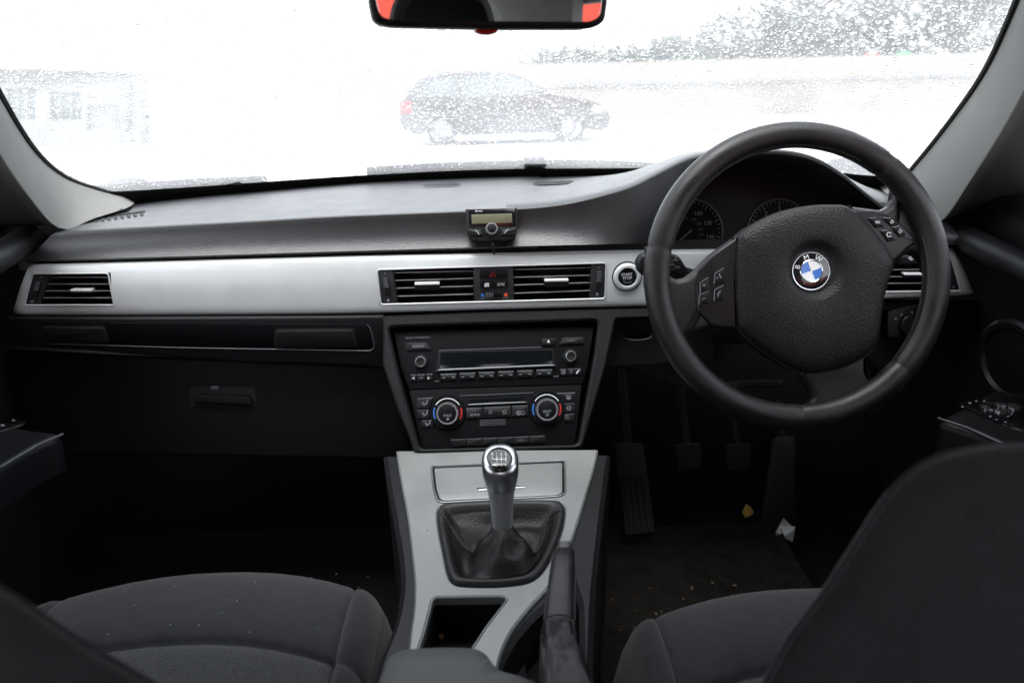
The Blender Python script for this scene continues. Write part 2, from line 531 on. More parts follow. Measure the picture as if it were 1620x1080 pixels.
# ================================================================== dashboard
dash = thing('dashboard', (0, 1.3, .6), 'black dashboard with satin silver strip across the whole cabin', 'dashboard')
far = spline([(150, 333), (215, 322), (300, 312), (400, 303), (580, 288), (780, 279.5), (855, 278)], 6)
brow = spline([(86, 367), (180, 361), (270, 356), (400, 349), (540, 341), (740, 333), (850, 327)], 6)
lip = spline([(38, 411), (120, 410), (300, 405), (540, 397.5), (780, 390.5), (850, 389)], 6)
n = 60
YB, YL = 1.194, 1.178
def face(b, l, q):
    """concave face: steep under the brow, flaring out to the lip"""
    f = q ** 3
    return V((b.x + (l.x - b.x) * q, b.y + (l.y - b.y) * f, b.z + (l.z - b.z) * q))
cf = resample([onglass(x, y, .012) for x, y in far], n)
cb = resample([at(x, y, YB) for x, y in brow], n)
cl = resample([at(x, y, YL) for x, y in lip], n)
rows = []
for k in range(7):                       # top sheet
    rows.append([f.lerp(b, k / 6.15) + V((0, 0, .004 * math.sin(math.pi * k / 6))) for f, b in zip(cf, cb)])
rows.append([b + V((0, .003, -.0003)) for b in cb])
rows.append([b + V((0, .0005, -.002)) for b in cb])
for k in range(1, 11): rows.append([face(b, l, k / 10) for b, l in zip(cb, cl)])
rows.append([l + V((0, .002, -.003)) for l in cl])
rows.append([l + V((0, .05, -.006)) for l in cl])
loft('top_pad', rows, M_pad, dash, sharp=28)
# right-hand corner of the pad between the hood and the driver's door
far2 = spline([(1330, 290), (1400, 301), (1445, 318)], 8)
brow2 = spline([(1330, 326), (1420, 332), (1498, 352)], 8)
lip2 = spline([(1330, 386), (1440, 385), (1522, 388)], 8)
cf = resample([onglass(x, y, .012) for x, y in far2], 20); cb = resample([at(x, y, YB) for x, y in brow2], 20); cl = resample([at(x, y, 1.168) for x, y in lip2], 20)
rows = [[f.lerp(b, k / 5) for f, b in zip(cf, cb)] for k in range(6)] + [[b.lerp(l, k / 6) + V((0, -.010 * math.sin(math.pi * k / 6), 0)) for b, l in zip(cb, cl)] for k in range(1, 7)]
rows.append([l + V((0, .05, -.006)) for l in cl])
loft('top_pad', rows, M_pad, dash, sharp=28)
# shadow gap behind the pad lip
gapT = resample([at(x, y - 4, 1.215) for x, y in spline([(30, 411), (540, 397.5), (1013, 385), (1090, 383), (1250, 381), (1400, 382), (1530, 386)], 6)], 40)
gapB = resample([at(x, y + 4, 1.205) for x, y in spline([(30, 424), (540, 410), (1013, 400), (1250, 398), (1530, 398)], 6)], 40)
loft('shadow_gap', [gapT, gapB], M_void, dash)

# instrument hood
hp = [(800, 330.2, 1.193), (850, 327.0, 1.191), (900, 320.5, 1.188), (950, 309, 1.182), (1000, 294, 1.17), (1040, 274, 1.152), (1090, 250, 1.13), (1140, 240, 1.115), (1200, 237, 1.11), (1250, 239, 1.11),
      (1290, 249, 1.12), (1330, 272, 1.14), (1362, 298, 1.17), (1388, 319, 1.19), (1410, 334, 1.20)]
edge = resample([V(p) for p in spline([tuple(at(*p)) for p in hp], 8)], 70)
hb = resample([onglass(x, y, .014) for x, y in spline([(815, 280), (900, 279), (1000, 278), (1100, 279), (1250, 285), (1350, 292), (1415, 306)], 8)], 70)
rows = []
for k in range(9):
    q = k / 8
    lift = .02 * math.sin(math.pi * q)
    rows.append([h.lerp(e, q) + V((0, 0, lift * max(0, (e.z - .945) / .09) + .004 * math.sin(math.pi * q))) for h, e in zip(hb, edge)])
rows.append([e + V((0, -.002, -.002)) for e in edge])
rows.append([e + V((0, -.001, -.006)) for e in edge])
loft('instrument_hood', rows, M_pad, dash, sharp=60)
inn = []
cc = at(1215, 372, 1.27)
for k in range(7):
    q = k / 6
    inn.append([(e + V((0, -.001, -.009))).lerp(V((cc.x + (e.x - cc.x) * .93, 1.275, cc.z + (e.z - cc.z) * .80 - .006)), q) for e in edge])
loft('hood_inner_face', inn, M_hood, dash)
# flank between the hood edge and the lip, left of the instruments
fe = [p for p in edge if p.x < at(1092, 300, 1.16).x]
fl, lim = [], []
for e in fe:
    px_ = 810 + FPX * (e - CAM).dot(rt) / (e - CAM).dot(fw)
    fl.append(at(px_, 390.5 - (px_ - 780) * 5.5 / 233, 1.166))
    lim.append(1.0 if px_ < 1048 else max(.10, 1 - (px_ - 1048) / 30))      # stops short where the instrument opening begins
loft('hood_flank', [[face(e + V((0, -.0035, -.004)), l, m_ * k / 10) for e, l, m_ in zip(fe, fl, lim)] for k in range(11)], M_pad, dash)

# satin trim strip, curved in section, open behind each vent
PT = Plane((0, 1.17, .84), (0, -1, 0))
tt = spline([(36, 421), (200, 417), (540, 408), (780, 403), (1013, 398), (1250, 396), (1518, 395)], 10)
tb = spline([(12, 500), (200, 500.5), (540, 498), (780, 491.5), (1020, 486), (1250, 480), (1549, 469)], 10)
prof = [(0, -.013), (.03, -.0085), (.08, -.0062), (.15, -.0042), (.3, -.0015), (.5, .0003), (.8, .0006), (.9, .0), (.95, -.001), (.98, -.003), (1, -.008)]
def pw(q): 
    for (a0, w0), (a1, w1) in zip(prof, prof[1:]):
        if q <= a1: return w0 + (w1 - w0) * (q - a0) / (a1 - a0)
    return prof[-1][1]
def yat(c, x):
    for (x0, y0), (x1, y1) in zip(c, c[1:]):
        if x <= x1: return y0 + (y1 - y0) * (x - x0) / (x1 - x0)
    return c[-1][1]
# column stations: x on the top edge, x on the bottom edge, and the heights of the vent openings there
keys = [(36, 12, 433, 482.5, 0), (51, 36, 433, 482.5, 1), (171.5, 182, 432, 482.5, 0), (596, 601.5, 426.7, 481.7, 1), (959.5, 958, 415.7, 472.3, 0), (1376, 1365, 412, 462, 1), (1505.5, 1521.5, 409.5, 460, 0), (1518, 1549, 409.5, 460, 0)]
cols = []
for (a0, b0, h0, g0, open_), (a1, b1, h1, g1, _) in zip(keys, keys[1:]):
    m_ = max(3, int((a1 - a0) / 8))
    for k in range(m_):
        q = k / m_; cols.append((a0 + (a1 - a0) * q, b0 + (b1 - b0) * q, h0 + (h1 - h0) * q, g0 + (g1 - g0) * q, open_))
cols.append((*keys[-1][:4], 0))
gv_, gf_ = [], []
tts, tbs = [q[:2] for q in tt], [q[:2] for q in tb]
for i, (xa, xb, hy, gy, op) in enumerate(cols):
    ya, yb = yat(tts, xa), yat(tbs, xb)
    t1, t2 = (hy - ya) / (yb - ya), (gy - ya) / (yb - ya)
    tl_ = [0, .03, .07, .11, t1 * .8, t1, t1 + (t2 - t1) * .25, t1 + (t2 - t1) * .5, t1 + (t2 - t1) * .75, t2, t2 + (1 - t2) * .3, t2 + (1 - t2) * .6, .96, .985, 1]
    e = max(0, abs(i / (len(cols) - 1) - .5) - .485) / .015
    for q in tl_: gv_.append(PT.px(xa + (xb - xa) * q, ya + (yb - ya) * q, pw(q) - .012 * e * e))
nr = 15
for i in range(len(cols) - 1):
    for j in range(nr - 1):
        if cols[i][4] and 5 <= j < 9: continue
        a = i * nr + j; gf_.append((a, a + 1, a + nr + 1, a + nr))
trim = mesh_obj('silver_trim_strip', gv_, gf_, M_silver, dash, sharp=0)

# panel under the strip on the passenger side
PL = Plane((0, 1.166, .80), (0, -1, -.12))
def strip_y(x): return 500.5 - .0143 * max(0, x - 300)
slab('ledge_panel', PL, [(10, 503), (200, 503), (540, 501), (606, 500), (614, 514), (612, 577), (590, 579), (400, 574), (200, 561), (60, 547), (22, 540)], -.03, .0, M_plast, dash, bev=.004, steps=3)
slab('cubby_fascia', PL, rounded([(58, 510), (300, 510.5), (583, 513), (592, 551), (574, 553.5), (300, 549), (74, 542)], [4, 0, 8, 4, 6, 0, 8]), -.004, .0012, M_fascia, dash, bev=.0008)
tube('fascia_highlight', [PL.px(x, y, .0012) for x, y in spline([(74, 543), (180, 546), (300, 549.5), (450, 552), (572, 554), (588, 552), (592, 545), (586, 520), (581, 512.5)], 6)], .0006, M_edge, dash, n=6)  # pale tube stands in for the highlight along the fascia's edge
for pts in ([(70, 517), (163, 517), (171, 539), (64, 540)], [(438, 522), (557, 521), (563, 545), (437, 546.5)]):
    slab('cup_holder_flap_gap', PL, rounded([(pts[0][0] - 3, pts[0][1] - 2.5), (pts[1][0] + 3, pts[1][1] - 2.5), (pts[2][0] + 3.5, pts[2][1] + 3), (pts[3][0] - 3, pts[3][1] + 3)], 4), .0008, .0016, M_void, dash, bev=.0003)
    slab('cup_holder_flap', PL, pts, .0005, .0040, M_plast, dash, bev=.0014, rnd=3)
# glove box
PG = Plane((0, 1.205, .66), (0, -1, .10))
M_glove = mat('shaded glove box plastic', (.0045, .005, .0062), .55, spec=.2, bump=('grain', 800, .2, .0004))  # darker copy of the moulded plastic, footwell shadow put into its colour
gb = thing('glove_box', PG.px(350, 640), 'black glove box lid in shadow under the passenger side', 'glove box')
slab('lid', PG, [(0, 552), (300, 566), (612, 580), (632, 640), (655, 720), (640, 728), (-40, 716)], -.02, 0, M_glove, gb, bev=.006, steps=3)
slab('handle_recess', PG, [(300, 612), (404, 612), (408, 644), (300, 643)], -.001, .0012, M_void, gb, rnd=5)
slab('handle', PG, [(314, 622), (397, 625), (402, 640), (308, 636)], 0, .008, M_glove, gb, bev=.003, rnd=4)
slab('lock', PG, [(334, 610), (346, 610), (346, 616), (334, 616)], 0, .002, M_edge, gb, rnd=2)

# ------------------------------------------------------------------ air vents
def bezel(pl, out, parent, rnd=5):
    tube('bezel', [pl.px(x, y, .0005) for x, y in rounded(out, rnd, 5)], .0013, M_silver, parent, closed=True, n=8)
def thumbwheel(pl, pts, parent, horizontal=False, n=9):
    a, b, c, d = [V(p) for p in pts]
    slab('thumbwheel_well', pl, [tuple(p) for p in pts], -.002, .0012, M_void, parent, rnd=3)
    w_ = slab('thumbwheel', pl, [tuple(p) for p in pts], -.001, .0022, M_btn, parent, bev=.001, rnd=4)
    for k in range(n):
        q = (k + .5) / n
        if horizontal: p0, p1 = a.lerp(b, q), d.lerp(c, q); p1 = p1 + V((-1.2, 0))
        else: p0, p1 = a.lerp(d, q), b.lerp(c, q)
        hgt = .0022 + .0016 * math.sin(math.pi * q)
        tube('thumbwheel_rib', [pl.px(*p0.lerp(p1, .08), hgt - .0008), pl.px(*p0.lerp(p1, .5), hgt), pl.px(*p0.lerp(p1, .92), hgt - .0008)], .0007, M_edge if k < n / 2 else M_btn, w_, n=5)
def slat(pl, a, b, parent):
    pts = [(a[0], a[1] - 1.1), (b[0], b[1] - 1.1), (b[0], b[1] + 1.1), (a[0], a[1] + 1.1)]
    s_ = slab('slat', pl, pts, -.026, -.005, M_slat, parent, bev=.0006)
    slab('slat_edge', pl, [(a[0], a[1] - .75), (b[0], b[1] - .75), (b[0], b[1] + .45), (a[0], a[1] + .45)], -.006, -.0044, M_slatedge, s_, bev=.0003)
    return s_
def tab(pl, x0, x1, y, parent, h=12, sl=-.02):
    w_ = x1 - x0
    p = [(x0, y + 3), (x1, y + 3 + sl * w_), (x1 + 1, y + h + sl * w_), (x0 - 1, y + h)]
    t_ = slab('slat_tab', pl, p, -.012, -.001, M_plast, parent, bev=.001, rnd=2)
    q = [(x0 - .5, y), (x1, y + sl * w_), (x1 + .5, y + 3.6 + sl * w_), (x0 - .5, y + 3.6)]
    slab('chrome_tip', pl, q, -.010, .0012, M_tab, t_, bev=.0008, rnd=1.5)
def cavity(pl, out, parent):
    o2 = [pl.hit(*p) for p in rounded(out, 4)]
    N = len(o2)
    vs_ = [pl.P(p, -.001) for p in o2] + [pl.P(p, -.045) for p in o2]
    fs_ = [(i, (i + 1) % N, N + (i + 1) % N, N + i) for i in range(N)] + [tuple(range(N, 2 * N))]
    mesh_obj('cavity', vs_, fs_, M_void, parent)
def z3(p): return (540 + p[0] / 3, 360 + p[1] / 3)

cv = thing('air_vent', PT.px(778, 450), 'double air vent with hazard switch in the middle of the silver strip', 'air vent')
out = [z3((170, 199)), z3((1257, 167)), z3((1252, 337)), z3((187, 365))]
cavity(PT, out, cv); bezel(PT, out, cv)
el = slab('end_block', PT, [z3(p) for p in ((175, 204), (245, 202), (266, 360), (191, 361))], -.03, -.0005, M_block, cv, rnd=3)
er = slab('end_block', PT, [z3(p) for p in ((1188, 175), (1253, 172), (1248, 334), (1180, 336))], -.03, -.0005, M_block, cv, rnd=3)
cb_ = slab('switch_block', PT, [z3(p) for p in ((626, 187), (814, 182), (820, 348), (631, 353))], -.03, -.0005, M_block, cv)
for a, b in zip((218, 255, 292, 330), (210, 245, 282, 320)): slat(PT, z3((246 + (a - 218) * .17, a)), z3((626, b)), cv)
for a, b in zip((203, 240, 277, 316), (194, 230, 265, 303)): slat(PT, z3((819, a)), z3((1184, b)), cv)
tab(PT, *[540 + x / 3 for x in (349, 465)], 360 + 262 / 3, cv)
tab(PT, *[540 + x / 3 for x in (965, 1078)], 360 + 246 / 3, cv)
PB = PT.shift(-.0005)
thumbwheel(PB, [z3(p) for p in ((196, 233), (220, 232), (235, 323), (208, 325))], el)
text('numeral', PB, 'I', *z3((207, 218)), 3.2, M_white, el); text('numeral', PB, '0', *z3((223, 344)), 4.2, M_white, el)
thumbwheel(PB, [z3(p) for p in ((1212, 205), (1236, 204), (1230, 296), (1206, 298))], er)
text('numeral', PB, 'I', *z3((1222, 189)), 3.2, M_white, er); text('numeral', PB, '0', *z3((1214, 314)), 4.2, M_white, er)
def button(pl, pts, parent, name='button', h=.003, b=.0009, rnd=1.5, m=None):
    return slab(name, pl, pts, -.001, h, m or M_btn, parent, bev=b, rnd=rnd)
hz = button(PB, [z3(p) for p in ((657, 196), (787, 194), (791, 237), (656, 241))], cb_, 'hazard_switch', rnd=3)
mark('warning_triangle', PB, [[z3(p) for p in ((720, 205), (733, 228), (706, 229), (720, 205))]], 1.0, M_red, cb_, off=.0034)
b1 = button(PB, [z3(p) for p in ((657, 251), (722, 249), (723, 284), (660, 287))], cb_, 'locking_switch')
b2 = button(PB, [z3(p) for p in ((725, 249), (790, 247), (791, 281), (726, 284))], cb_, 'traction_switch')
fills('lock_symbol', PB, [[z3(p) for p in ((679, 268), (684, 261), (700, 260), (702, 277), (680, 279))]], M_white, cb_, off=.0034)
mark('lock_symbol', PB, [[z3(p) for p in ((684, 272), (698, 270))]], .8, M_void, cb_, off=.0037)
text('lettering', PB, 'DTC', *z3((758, 267)), 4.0, M_white, cb_, ang=2, off=.0034)
thumbwheel(PB, [z3(p) for p in ((686, 306), (758, 303), (764, 328), (684, 333))], cb_, horizontal=True, n=10)
fills('cold_mark', PB, [[z3(p) for p in ((663, 314), (677, 313), (677, 327), (663, 328))]], M_blue, cb_, off=.0008)
fills('warm_mark', PB, [[z3(p) for p in ((773, 311), (788, 310), (788, 325), (773, 326))]], M_orange, cb_, off=.0008)
for ln in ([z3((660, 336)), z3((684, 335))], [z3((764, 333)), z3((790, 331))]): mark('scale_line', PB, [ln], .8, M_grey, cb_, off=.0008)

lv = thing('air_vent', PT.px(110, 458), 'single air vent at the passenger end of the silver strip', 'air vent')
out = [(52, 433), (171, 432), (181, 482.5), (39, 482.5)]
cavity(PT, out, lv); bezel(PT, out, lv, 4)
el = slab('end_block', PT, [(54, 434), (77, 434), (63, 481), (42, 481)], -.03, -.0005, M_block, lv, rnd=2)
for y, a, b in ((440, 76, 172), (450.7, 72.5, 174), (461.5, 69.5, 176), (472.5, 66, 178)): slat(PT, (a, y), (b, y), lv)
tab(PT, 112, 145, 457.5, lv, h=8, sl=0)
thumbwheel(PB, [(58, 445), (66, 445), (60, 471), (51, 471)], el)
for mk in ([(63, 437), (68, 437), (67, 439), (62, 439)], [(50, 475), (54, 475), (53, 478), (49, 478)]): fills('position_mark', PB, [mk], M_grey, el, off=.0008)
rv = thing('air_vent', PT.px(1440, 436), 'single air vent half hidden behind the steering wheel rim', 'air vent')
out = [(1376, 412), (1505, 409.5), (1520, 460), (1366, 462)]
cavity(PT, out, rv); bezel(PT, out, rv, 4)
er = slab('end_block', PT, [(1484, 411), (1504, 410.5), (1518, 458.5), (1496, 459)], -.03, -.0005, M_block, rv, rnd=2)
for y in (417, 428, 439, 449.5): slat(PT, (1372, y + .6), (1492, y - .8), rv)
tab(PT, 1430, 1466, 432, rv, h=9, sl=0)
text('numeral', PB, '0', 1508, 454, 4, M_white, er)

# ------------------------------------------------------------------ start button
sb = thing('start_button', PT.px(992, 437), 'round start stop button with satin ring right of the centre vents', 'button')
disc('satin_ring', PT, 992, 437.5, [(22.5, -.004), (22.5, .001), (21, .0045), (19, .0058), (15.5, .0058), (14.6, .0045), (14, -.002)], M_silver, sb, cap=False)
disc('shadow_ring', PT, 992, 437.5, [(23.8, -.004), (23.8, .0012), (22, .0014)], M_void, sb, cap=False)
bt = disc('button_face', PT, 992, 437.5, [(14.2, -.002), (14.2, .0035), (13.4, .0045), (8, .0040), (1, .0038)], M_btn, sb)
PSB = PT.shift(.0048)
text('lettering', PSB, 'START', 991.5, 434, 4.3, M_white, bt, ang=2); text('lettering', PSB, 'STOP', 992.5, 439.3, 4.3, M_white, bt, ang=2)
for k, ch in enumerate('ENGINE'):
    a = -90 + (k - 2.5) * 13
    text('lettering', PSB, ch, 992.5 + 10.2 * math.cos(R(a)), 436.8 - 10.2 * math.sin(R(a)), 2.8, M_grey, bt, ang=a + 90 + 2)

# ================================================================== centre stack
tS, bS = at(786, 500, 1.172), at(788, 712, 1.088)
dS = (bS - tS).normalized()
nS = V((1, 0, 0)).cross(dS).normalized()
if nS.y > 0: nS = -nS
PS = Plane(tS, nS)
hole = [(614, 517), (947, 506), (941, 560), (915, 704), (664, 711), (630, 590)]
outer = [(596, 500), (780, 493.5), (1030, 487.5), (1036, 503), (974, 505), (958, 580), (921, 708), (656, 716), (626, 640), (606, 578), (606, 512)]
plate('stack_surround', PS, [PS.hit(*p) for p in rounded(outer, 4)], [[PS.hit(*p) for p in rounded(hole, 10)]], -.07, .004, M_plast, dash, bev=.003)
# sides of the stack going forward to the bulkhead
box('stack_core', (-.16, 1.27, .35), (.16, 1.40, .86), M_void, dash)

PR = PS.shift(-.012)
radio = thing('car_radio', PR.px(782, 610, -.02), 'black car radio with two small chrome edged knobs above the climate controls', 'radio')
def q1(x, y): return (610 + x / 4.629, 510 + y / 4.629)
fas = slab('fascia', PR, [q1(*p) for p in ((60, 70), (1530, 20), (1480, 330), (1440, 450), (170, 490), (110, 330))], -.04, 0, M_fascia, radio, bev=.002)
text('lettering', PR, 'BMW', *q1(175, 113), 3.0, M_grey, radio, ang=2, wide=1.25); text('lettering', PR, 'PROFESSIONAL', *q1(270, 109), 2.6, M_grey, radio, ang=2, wide=.98)
button(PR, [q1(*p) for p in ((148, 152), (300, 147), (338, 200), (150, 206))], radio, h=.003)
text('lettering', PR, 'AUDIO', *q1(240, 176), 4.2, M_grey, radio, ang=2, off=.0035)
button(PR, [q1(*p) for p in ((1143, 122), (1247, 119), (1245, 150), (1225, 168), (1145, 168))], radio, h=.003)
fills('eject_symbol', PR, [[q1(1182, 149), q1(1203, 148), q1(1192, 127)]], M_white, radio, off=.0035)
button(PR, [q1(*p) for p in ((1296, 113), (1450, 109), (1452, 158), (1268, 164))], radio, h=.003)
text('lettering', PR, 'MENU', *q1(1362, 135), 3.8, M_dim, radio, ang=2, off=.0035)
def knob(pl, cx, cy, r, parent, h=.010, face=M_btn):
    disc('knob_collar', pl, cx, cy, [(r * 1.42, -.002), (r * 1.42, .001), (r * 1.3, .0018), (r * 1.08, .001)], M_btn, parent, cap=False)
    k_ = disc('knob', pl, cx, cy, [(r * 1.02, -.001), (r, h * .85), (r * .97, h * .95), (r * .90, h), (r * .78, h)], M_satin, parent, cap=False)
    disc('knob_face', pl, cx, cy, [(r * .80, h - .0006), (r * .72, h - .0002), (r * .2, h - .0008)], face, k_)
    return k_
knob(PR, *q1(259, 290), 8.6, radio); knob(PR, *q1(1354, 250), 8.6, radio)
mark('disc_slot', PR, [[q1(385, 205), q1(760, 193), q1(1140, 180)]], 1.1, M_dim, radio, off=.0006)
slab('display_surround', PR, [q1(*p) for p in ((362, 358), (1255, 319), (1222, 195), (392, 214))], -.001, .0008, M_btn, radio, bev=.0004)
slab('display', PR, [q1(*p) for p in ((398, 340), (1224, 305), (1218, 200), (400, 218))], 0, .0012, M_screen, radio, bev=.0002)
slab('display_sill', PR, [q1(*p) for p in ((366, 358), (1252, 320), (1224, 306), (398, 341))], 0, .006, M_edge, radio, bev=.002)
for k, (x, y) in enumerate(((403, 378), (541, 372), (681, 366), (822, 360), (962, 354), (1101, 348))):
    pb = slab('preset_button', PR, [q1(x, y), q1(x + 118, y - 4), q1(x + 118, y + 44), q1(x, y + 48)], -.001, .004, M_btn, radio, bev=.0012, rnd=1)
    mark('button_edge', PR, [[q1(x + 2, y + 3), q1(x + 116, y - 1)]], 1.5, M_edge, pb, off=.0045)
    mark('tick', PR, [[q1(x + 15, y + 28), q1(x + 35, y + 27)], [q1(x + 83, y + 25), q1(x + 104, y + 24)]], 1.0, M_grey, pb, off=.0045)
for x, y, w_ in ((183, 384, 42), (232, 382, 58), (300, 379, 46), (1275, 344, 50), (1332, 341, 44), (1380, 339, 52)):
    pb = slab('small_button', PR, [q1(x, y), q1(x + w_, y - 2), q1(x + w_, y + 42), q1(x, y + 44)], -.001, .003, M_btn, radio, bev=.0008)
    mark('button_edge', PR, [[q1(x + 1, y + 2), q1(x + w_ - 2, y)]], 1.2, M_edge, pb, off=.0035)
mark('arrow_symbol', PR, [[q1(212, 400), q1(212, 416), q1(197, 409), q1(212, 400)], [q1(310, 400), q1(310, 416), q1(326, 407), q1(310, 400)]], .9, M_white, radio, off=.0036)
mark('band_symbol', PR, [[q1(254, 412), q1(256, 400), q1(262, 408), q1(268, 399), q1(272, 411)]], .7, M_grey, radio, off=.0036)
mark('clock_symbol', PR, [arc(*q1(1302, 366), 2.6, 0, 360, 12), [q1(1302, 358), q1(1302, 366), q1(1309, 366)]], .7, M_grey, radio, off=.0036)
mark('note_symbol', PR, [[q1(1356, 374), q1(1360, 350), q1(1366, 358)]], 1.0, M_grey, radio, off=.0036)
mark('phone_symbol', PR, [[q1(1398, 376), q1(1402, 362), q1(1418, 350)]], 1.5, M_white, radio, off=.0036)
mark('arrow_symbol', PR, [[q1(360, 430), q1(390, 429)], [q1(1232, 395), q1(1266, 393)]], 1.2, M_dim, radio, off=.0006)

PC = PS.shift(-.010)
cl = thing('climate_control_unit', PC.px(786, 660, -.02), 'black climate control panel with two round temperature dials', 'control panel')
slab('fascia', PC, [q1(*p) for p in ((170, 494), (1438, 454), (1385, 905), (270, 945))], -.04, -.001, M_fascia, cl, bev=.002)
for x, y, mir in ((455, 668, 0), (1180, 640, 1)):
    cx, cy_ = q1(x, y)
    disc('dial_housing', PC, cx, cy_ - 2, [(28.5, -.004), (28.5, .0015), (27.4, .0025), (26, .0012), (18, .0008)], M_fascia, cl, cap=False)
    d_ = disc('dial', PC, cx, cy_, [(18.6, -.001), (18.2, .010), (17.6, .0125), (16.8, .0135), (14.6, .0135), (14.2, .0128)], M_satin, cl, cap=False, n=56)
    disc('dial_face', PC, cx, cy_, [(14.5, .0126), (13.5, .0132), (2, .0130)], M_fascia, d_)
    mark('scale_arc', PC, [arc(cx, cy_ - 2.5, 21.8, 32, 148)], 1.3, M_white, cl, off=.0016)
    mark('cold_arc', PC, [arc(cx, cy_ - 1.5, 22.0, 158, 205, 10)], 1.9, M_blue, cl, off=.0016)
    mark('warm_arc', PC, [arc(cx, cy_ - 1.5, 22.0, 22, -28, 10)], 2.2, M_red, cl, off=.0016)
    PD = PC.shift(.0137)
    if not mir:
        text('lettering', PD, 'MAX', cx - .2, cy_ + 2.6, 4.2, M_grey, d_, ang=2)
        mark('snowflake_symbol', PD, [arc(cx, cy_ + 8.2, 1.8, 0, 360, 8), [(cx - 2.6, cy_ + 8.2), (cx + 2.6, cy_ + 8.2)], [(cx, cy_ + 5.6), (cx, cy_ + 10.8)]], .6, M_grey, d_)
    else:
        text('lettering', PD, 'REST', cx + .8, cy_ + 2.4, 4.2, M_grey, d_, ang=2)
        mark('heat_symbol', PD, [[(cx - 1.2, cy_ + 6), (cx - 1.4, cy_ + 10)], [(cx + .8, cy_ + 6), (cx + .6, cy_ + 10)], [(cx + 2.8, cy_ + 6), (cx + 2.6, cy_ + 10)]], .7, M_grey, d_)
def person(cx, cy_):
    return [[(cx + 3.4, cy_ - 4.5), (cx + 2.6, cy_ + .5), (cx - 1.5, cy_ + 2.2), (cx - 2.2, cy_ + 4.5)]]
btns = [((232, 556), (348, 550), (318, 630), (230, 634)), ((230, 642), (322, 638), (322, 702), (236, 706)), ((260, 716), (344, 712), (350, 764), (268, 768)),
        ((1252, 520), (1390, 514), (1388, 580), (1302, 584)), ((1306, 592), (1386, 589), (1384, 658), (1308, 662)), ((1308, 670), (1384, 666), (1376, 722), (1310, 726))]
for k, b in enumerate(btns):
    o_ = slab('button', PC, [q1(*p) for p in b], -.002, .002, M_btn, cl, bev=.0008, rnd=1.5)
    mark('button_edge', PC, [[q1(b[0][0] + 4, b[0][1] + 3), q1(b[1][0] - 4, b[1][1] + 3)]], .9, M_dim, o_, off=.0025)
for x, y in ((291, 592), (291, 668), (311, 738)):
    c_ = q1(x, y)
    mark('airflow_symbol', PC, person(*c_), 1.4, M_grey, cl, off=.0026)
    mark('airflow_arrow', PC, [[(c_[0] - 5, c_[1] - .5), (c_[0] - 3.4, c_[1] - 2.4), (c_[0] - 1.8, c_[1] - .5), (c_[0] - 3.4, c_[1] + 1.4), (c_[0] - 5, c_[1] - .5)]], .8, M_grey, cl, off=.0026)
c_ = q1(1339, 548)
mark('defrost_symbol', PC, [[(c_[0] - 4.5, c_[1] - 3), (c_[0] + 4.5, c_[1] - 3.4), (c_[0] + 3, c_[1] + 1.8), (c_[0] - 3, c_[1] + 2), (c_[0] - 4.5, c_[1] - 3)]] + [[(c_[0] + d, c_[1] - 1.8), (c_[0] + d, c_[1] + 3.6)] for d in (-1.8, 0, 1.8)], .8, M_grey, cl, off=.0026)
c_ = q1(1342, 626)
mark('snowflake_symbol', PC, [arc(*c_, 2.6, 0, 360, 8)] + [[(c_[0] + 2.2 * math.cos(a), c_[1] + 2.2 * math.sin(a)), (c_[0] + 4 * math.cos(a), c_[1] + 4 * math.sin(a))] for a in (0, 1.05, 2.09, 3.14, 4.19, 5.24)], .9, M_grey, cl, off=.0026)
c_ = q1(1328, 693)
mark('rear_window_symbol', PC, [[(c_[0] - 4, c_[1] - 2.6), (c_[0] + 4, c_[1] - 3), (c_[0] + 3.4, c_[1] + 2), (c_[0] - 3.4, c_[1] + 2.2), (c_[0] - 4, c_[1] - 2.6)], [(c_[0] - 1.4, c_[1] - 2), (c_[0] - 1.4, c_[1] + 3)], [(c_[0] + 1.4, c_[1] - 2), (c_[0] + 1.4, c_[1] + 3)]], .8, M_dim, cl, off=.0026)
slab('display', PC, [q1(*p) for p in ((606, 568), (1012, 545), (1018, 584), (612, 600))], -.002, .0005, M_screen, cl, bev=.0002)
slab('display_sill', PC, [q1(*p) for p in ((596, 606), (1044, 586), (1018, 578), (616, 596))], -.002, .003, M_edge, cl, bev=.001)
mark('panel_edge', PC, [[q1(232, 557), q1(350, 549)], [q1(545, 535), q1(800, 526), q1(1080, 512)], [q1(1255, 517), q1(1388, 513)]], .9, M_dim, cl, off=.0008)
for b in (((590, 628), (710, 622), (712, 698), (592, 706)), ((716, 622), (918, 612), (920, 688), (718, 698)), ((924, 612), (1044, 606), (1040, 682), (926, 688))):
    o_ = slab('button', PC, [q1(*p) for p in b], -.002, .002, M_btn, cl, bev=.0008, rnd=1)
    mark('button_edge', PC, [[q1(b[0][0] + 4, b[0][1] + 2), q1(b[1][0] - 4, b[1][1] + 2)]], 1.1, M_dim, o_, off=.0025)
text('lettering', PC, 'AUTO', *q1(653, 676), 3.8, M_grey, cl, ang=2, off=.0026)
def fan(cx, cy_, r):
    o = []
    for k in range(4):
        a = k * math.pi / 2 + .4
        o.append([(cx + .3 * r * math.cos(a), cy_ + .3 * r * math.sin(a)), (cx + r * math.cos(a - .3), cy_ + r * math.sin(a - .3)), (cx + r * math.cos(a + .55), cy_ + r * math.sin(a + .55))])
    return o
fills('fan_symbol', PC, fan(*q1(768, 658), 2.8), M_grey, cl, off=.0026)
fills('fan_symbol', PC, fan(*q1(870, 655), 3.8), M_grey, cl, off=.0026)
mark('recirculation_symbol', PC, [arc(*q1(973, 662), 3.1, 20, 340, 14), arc(*q1(973, 662), 1.2, 0, 360, 8), arc(*q1(1004, 661), 2.9, 60, 390, 12)], .8, M_grey, cl, off=.0026)
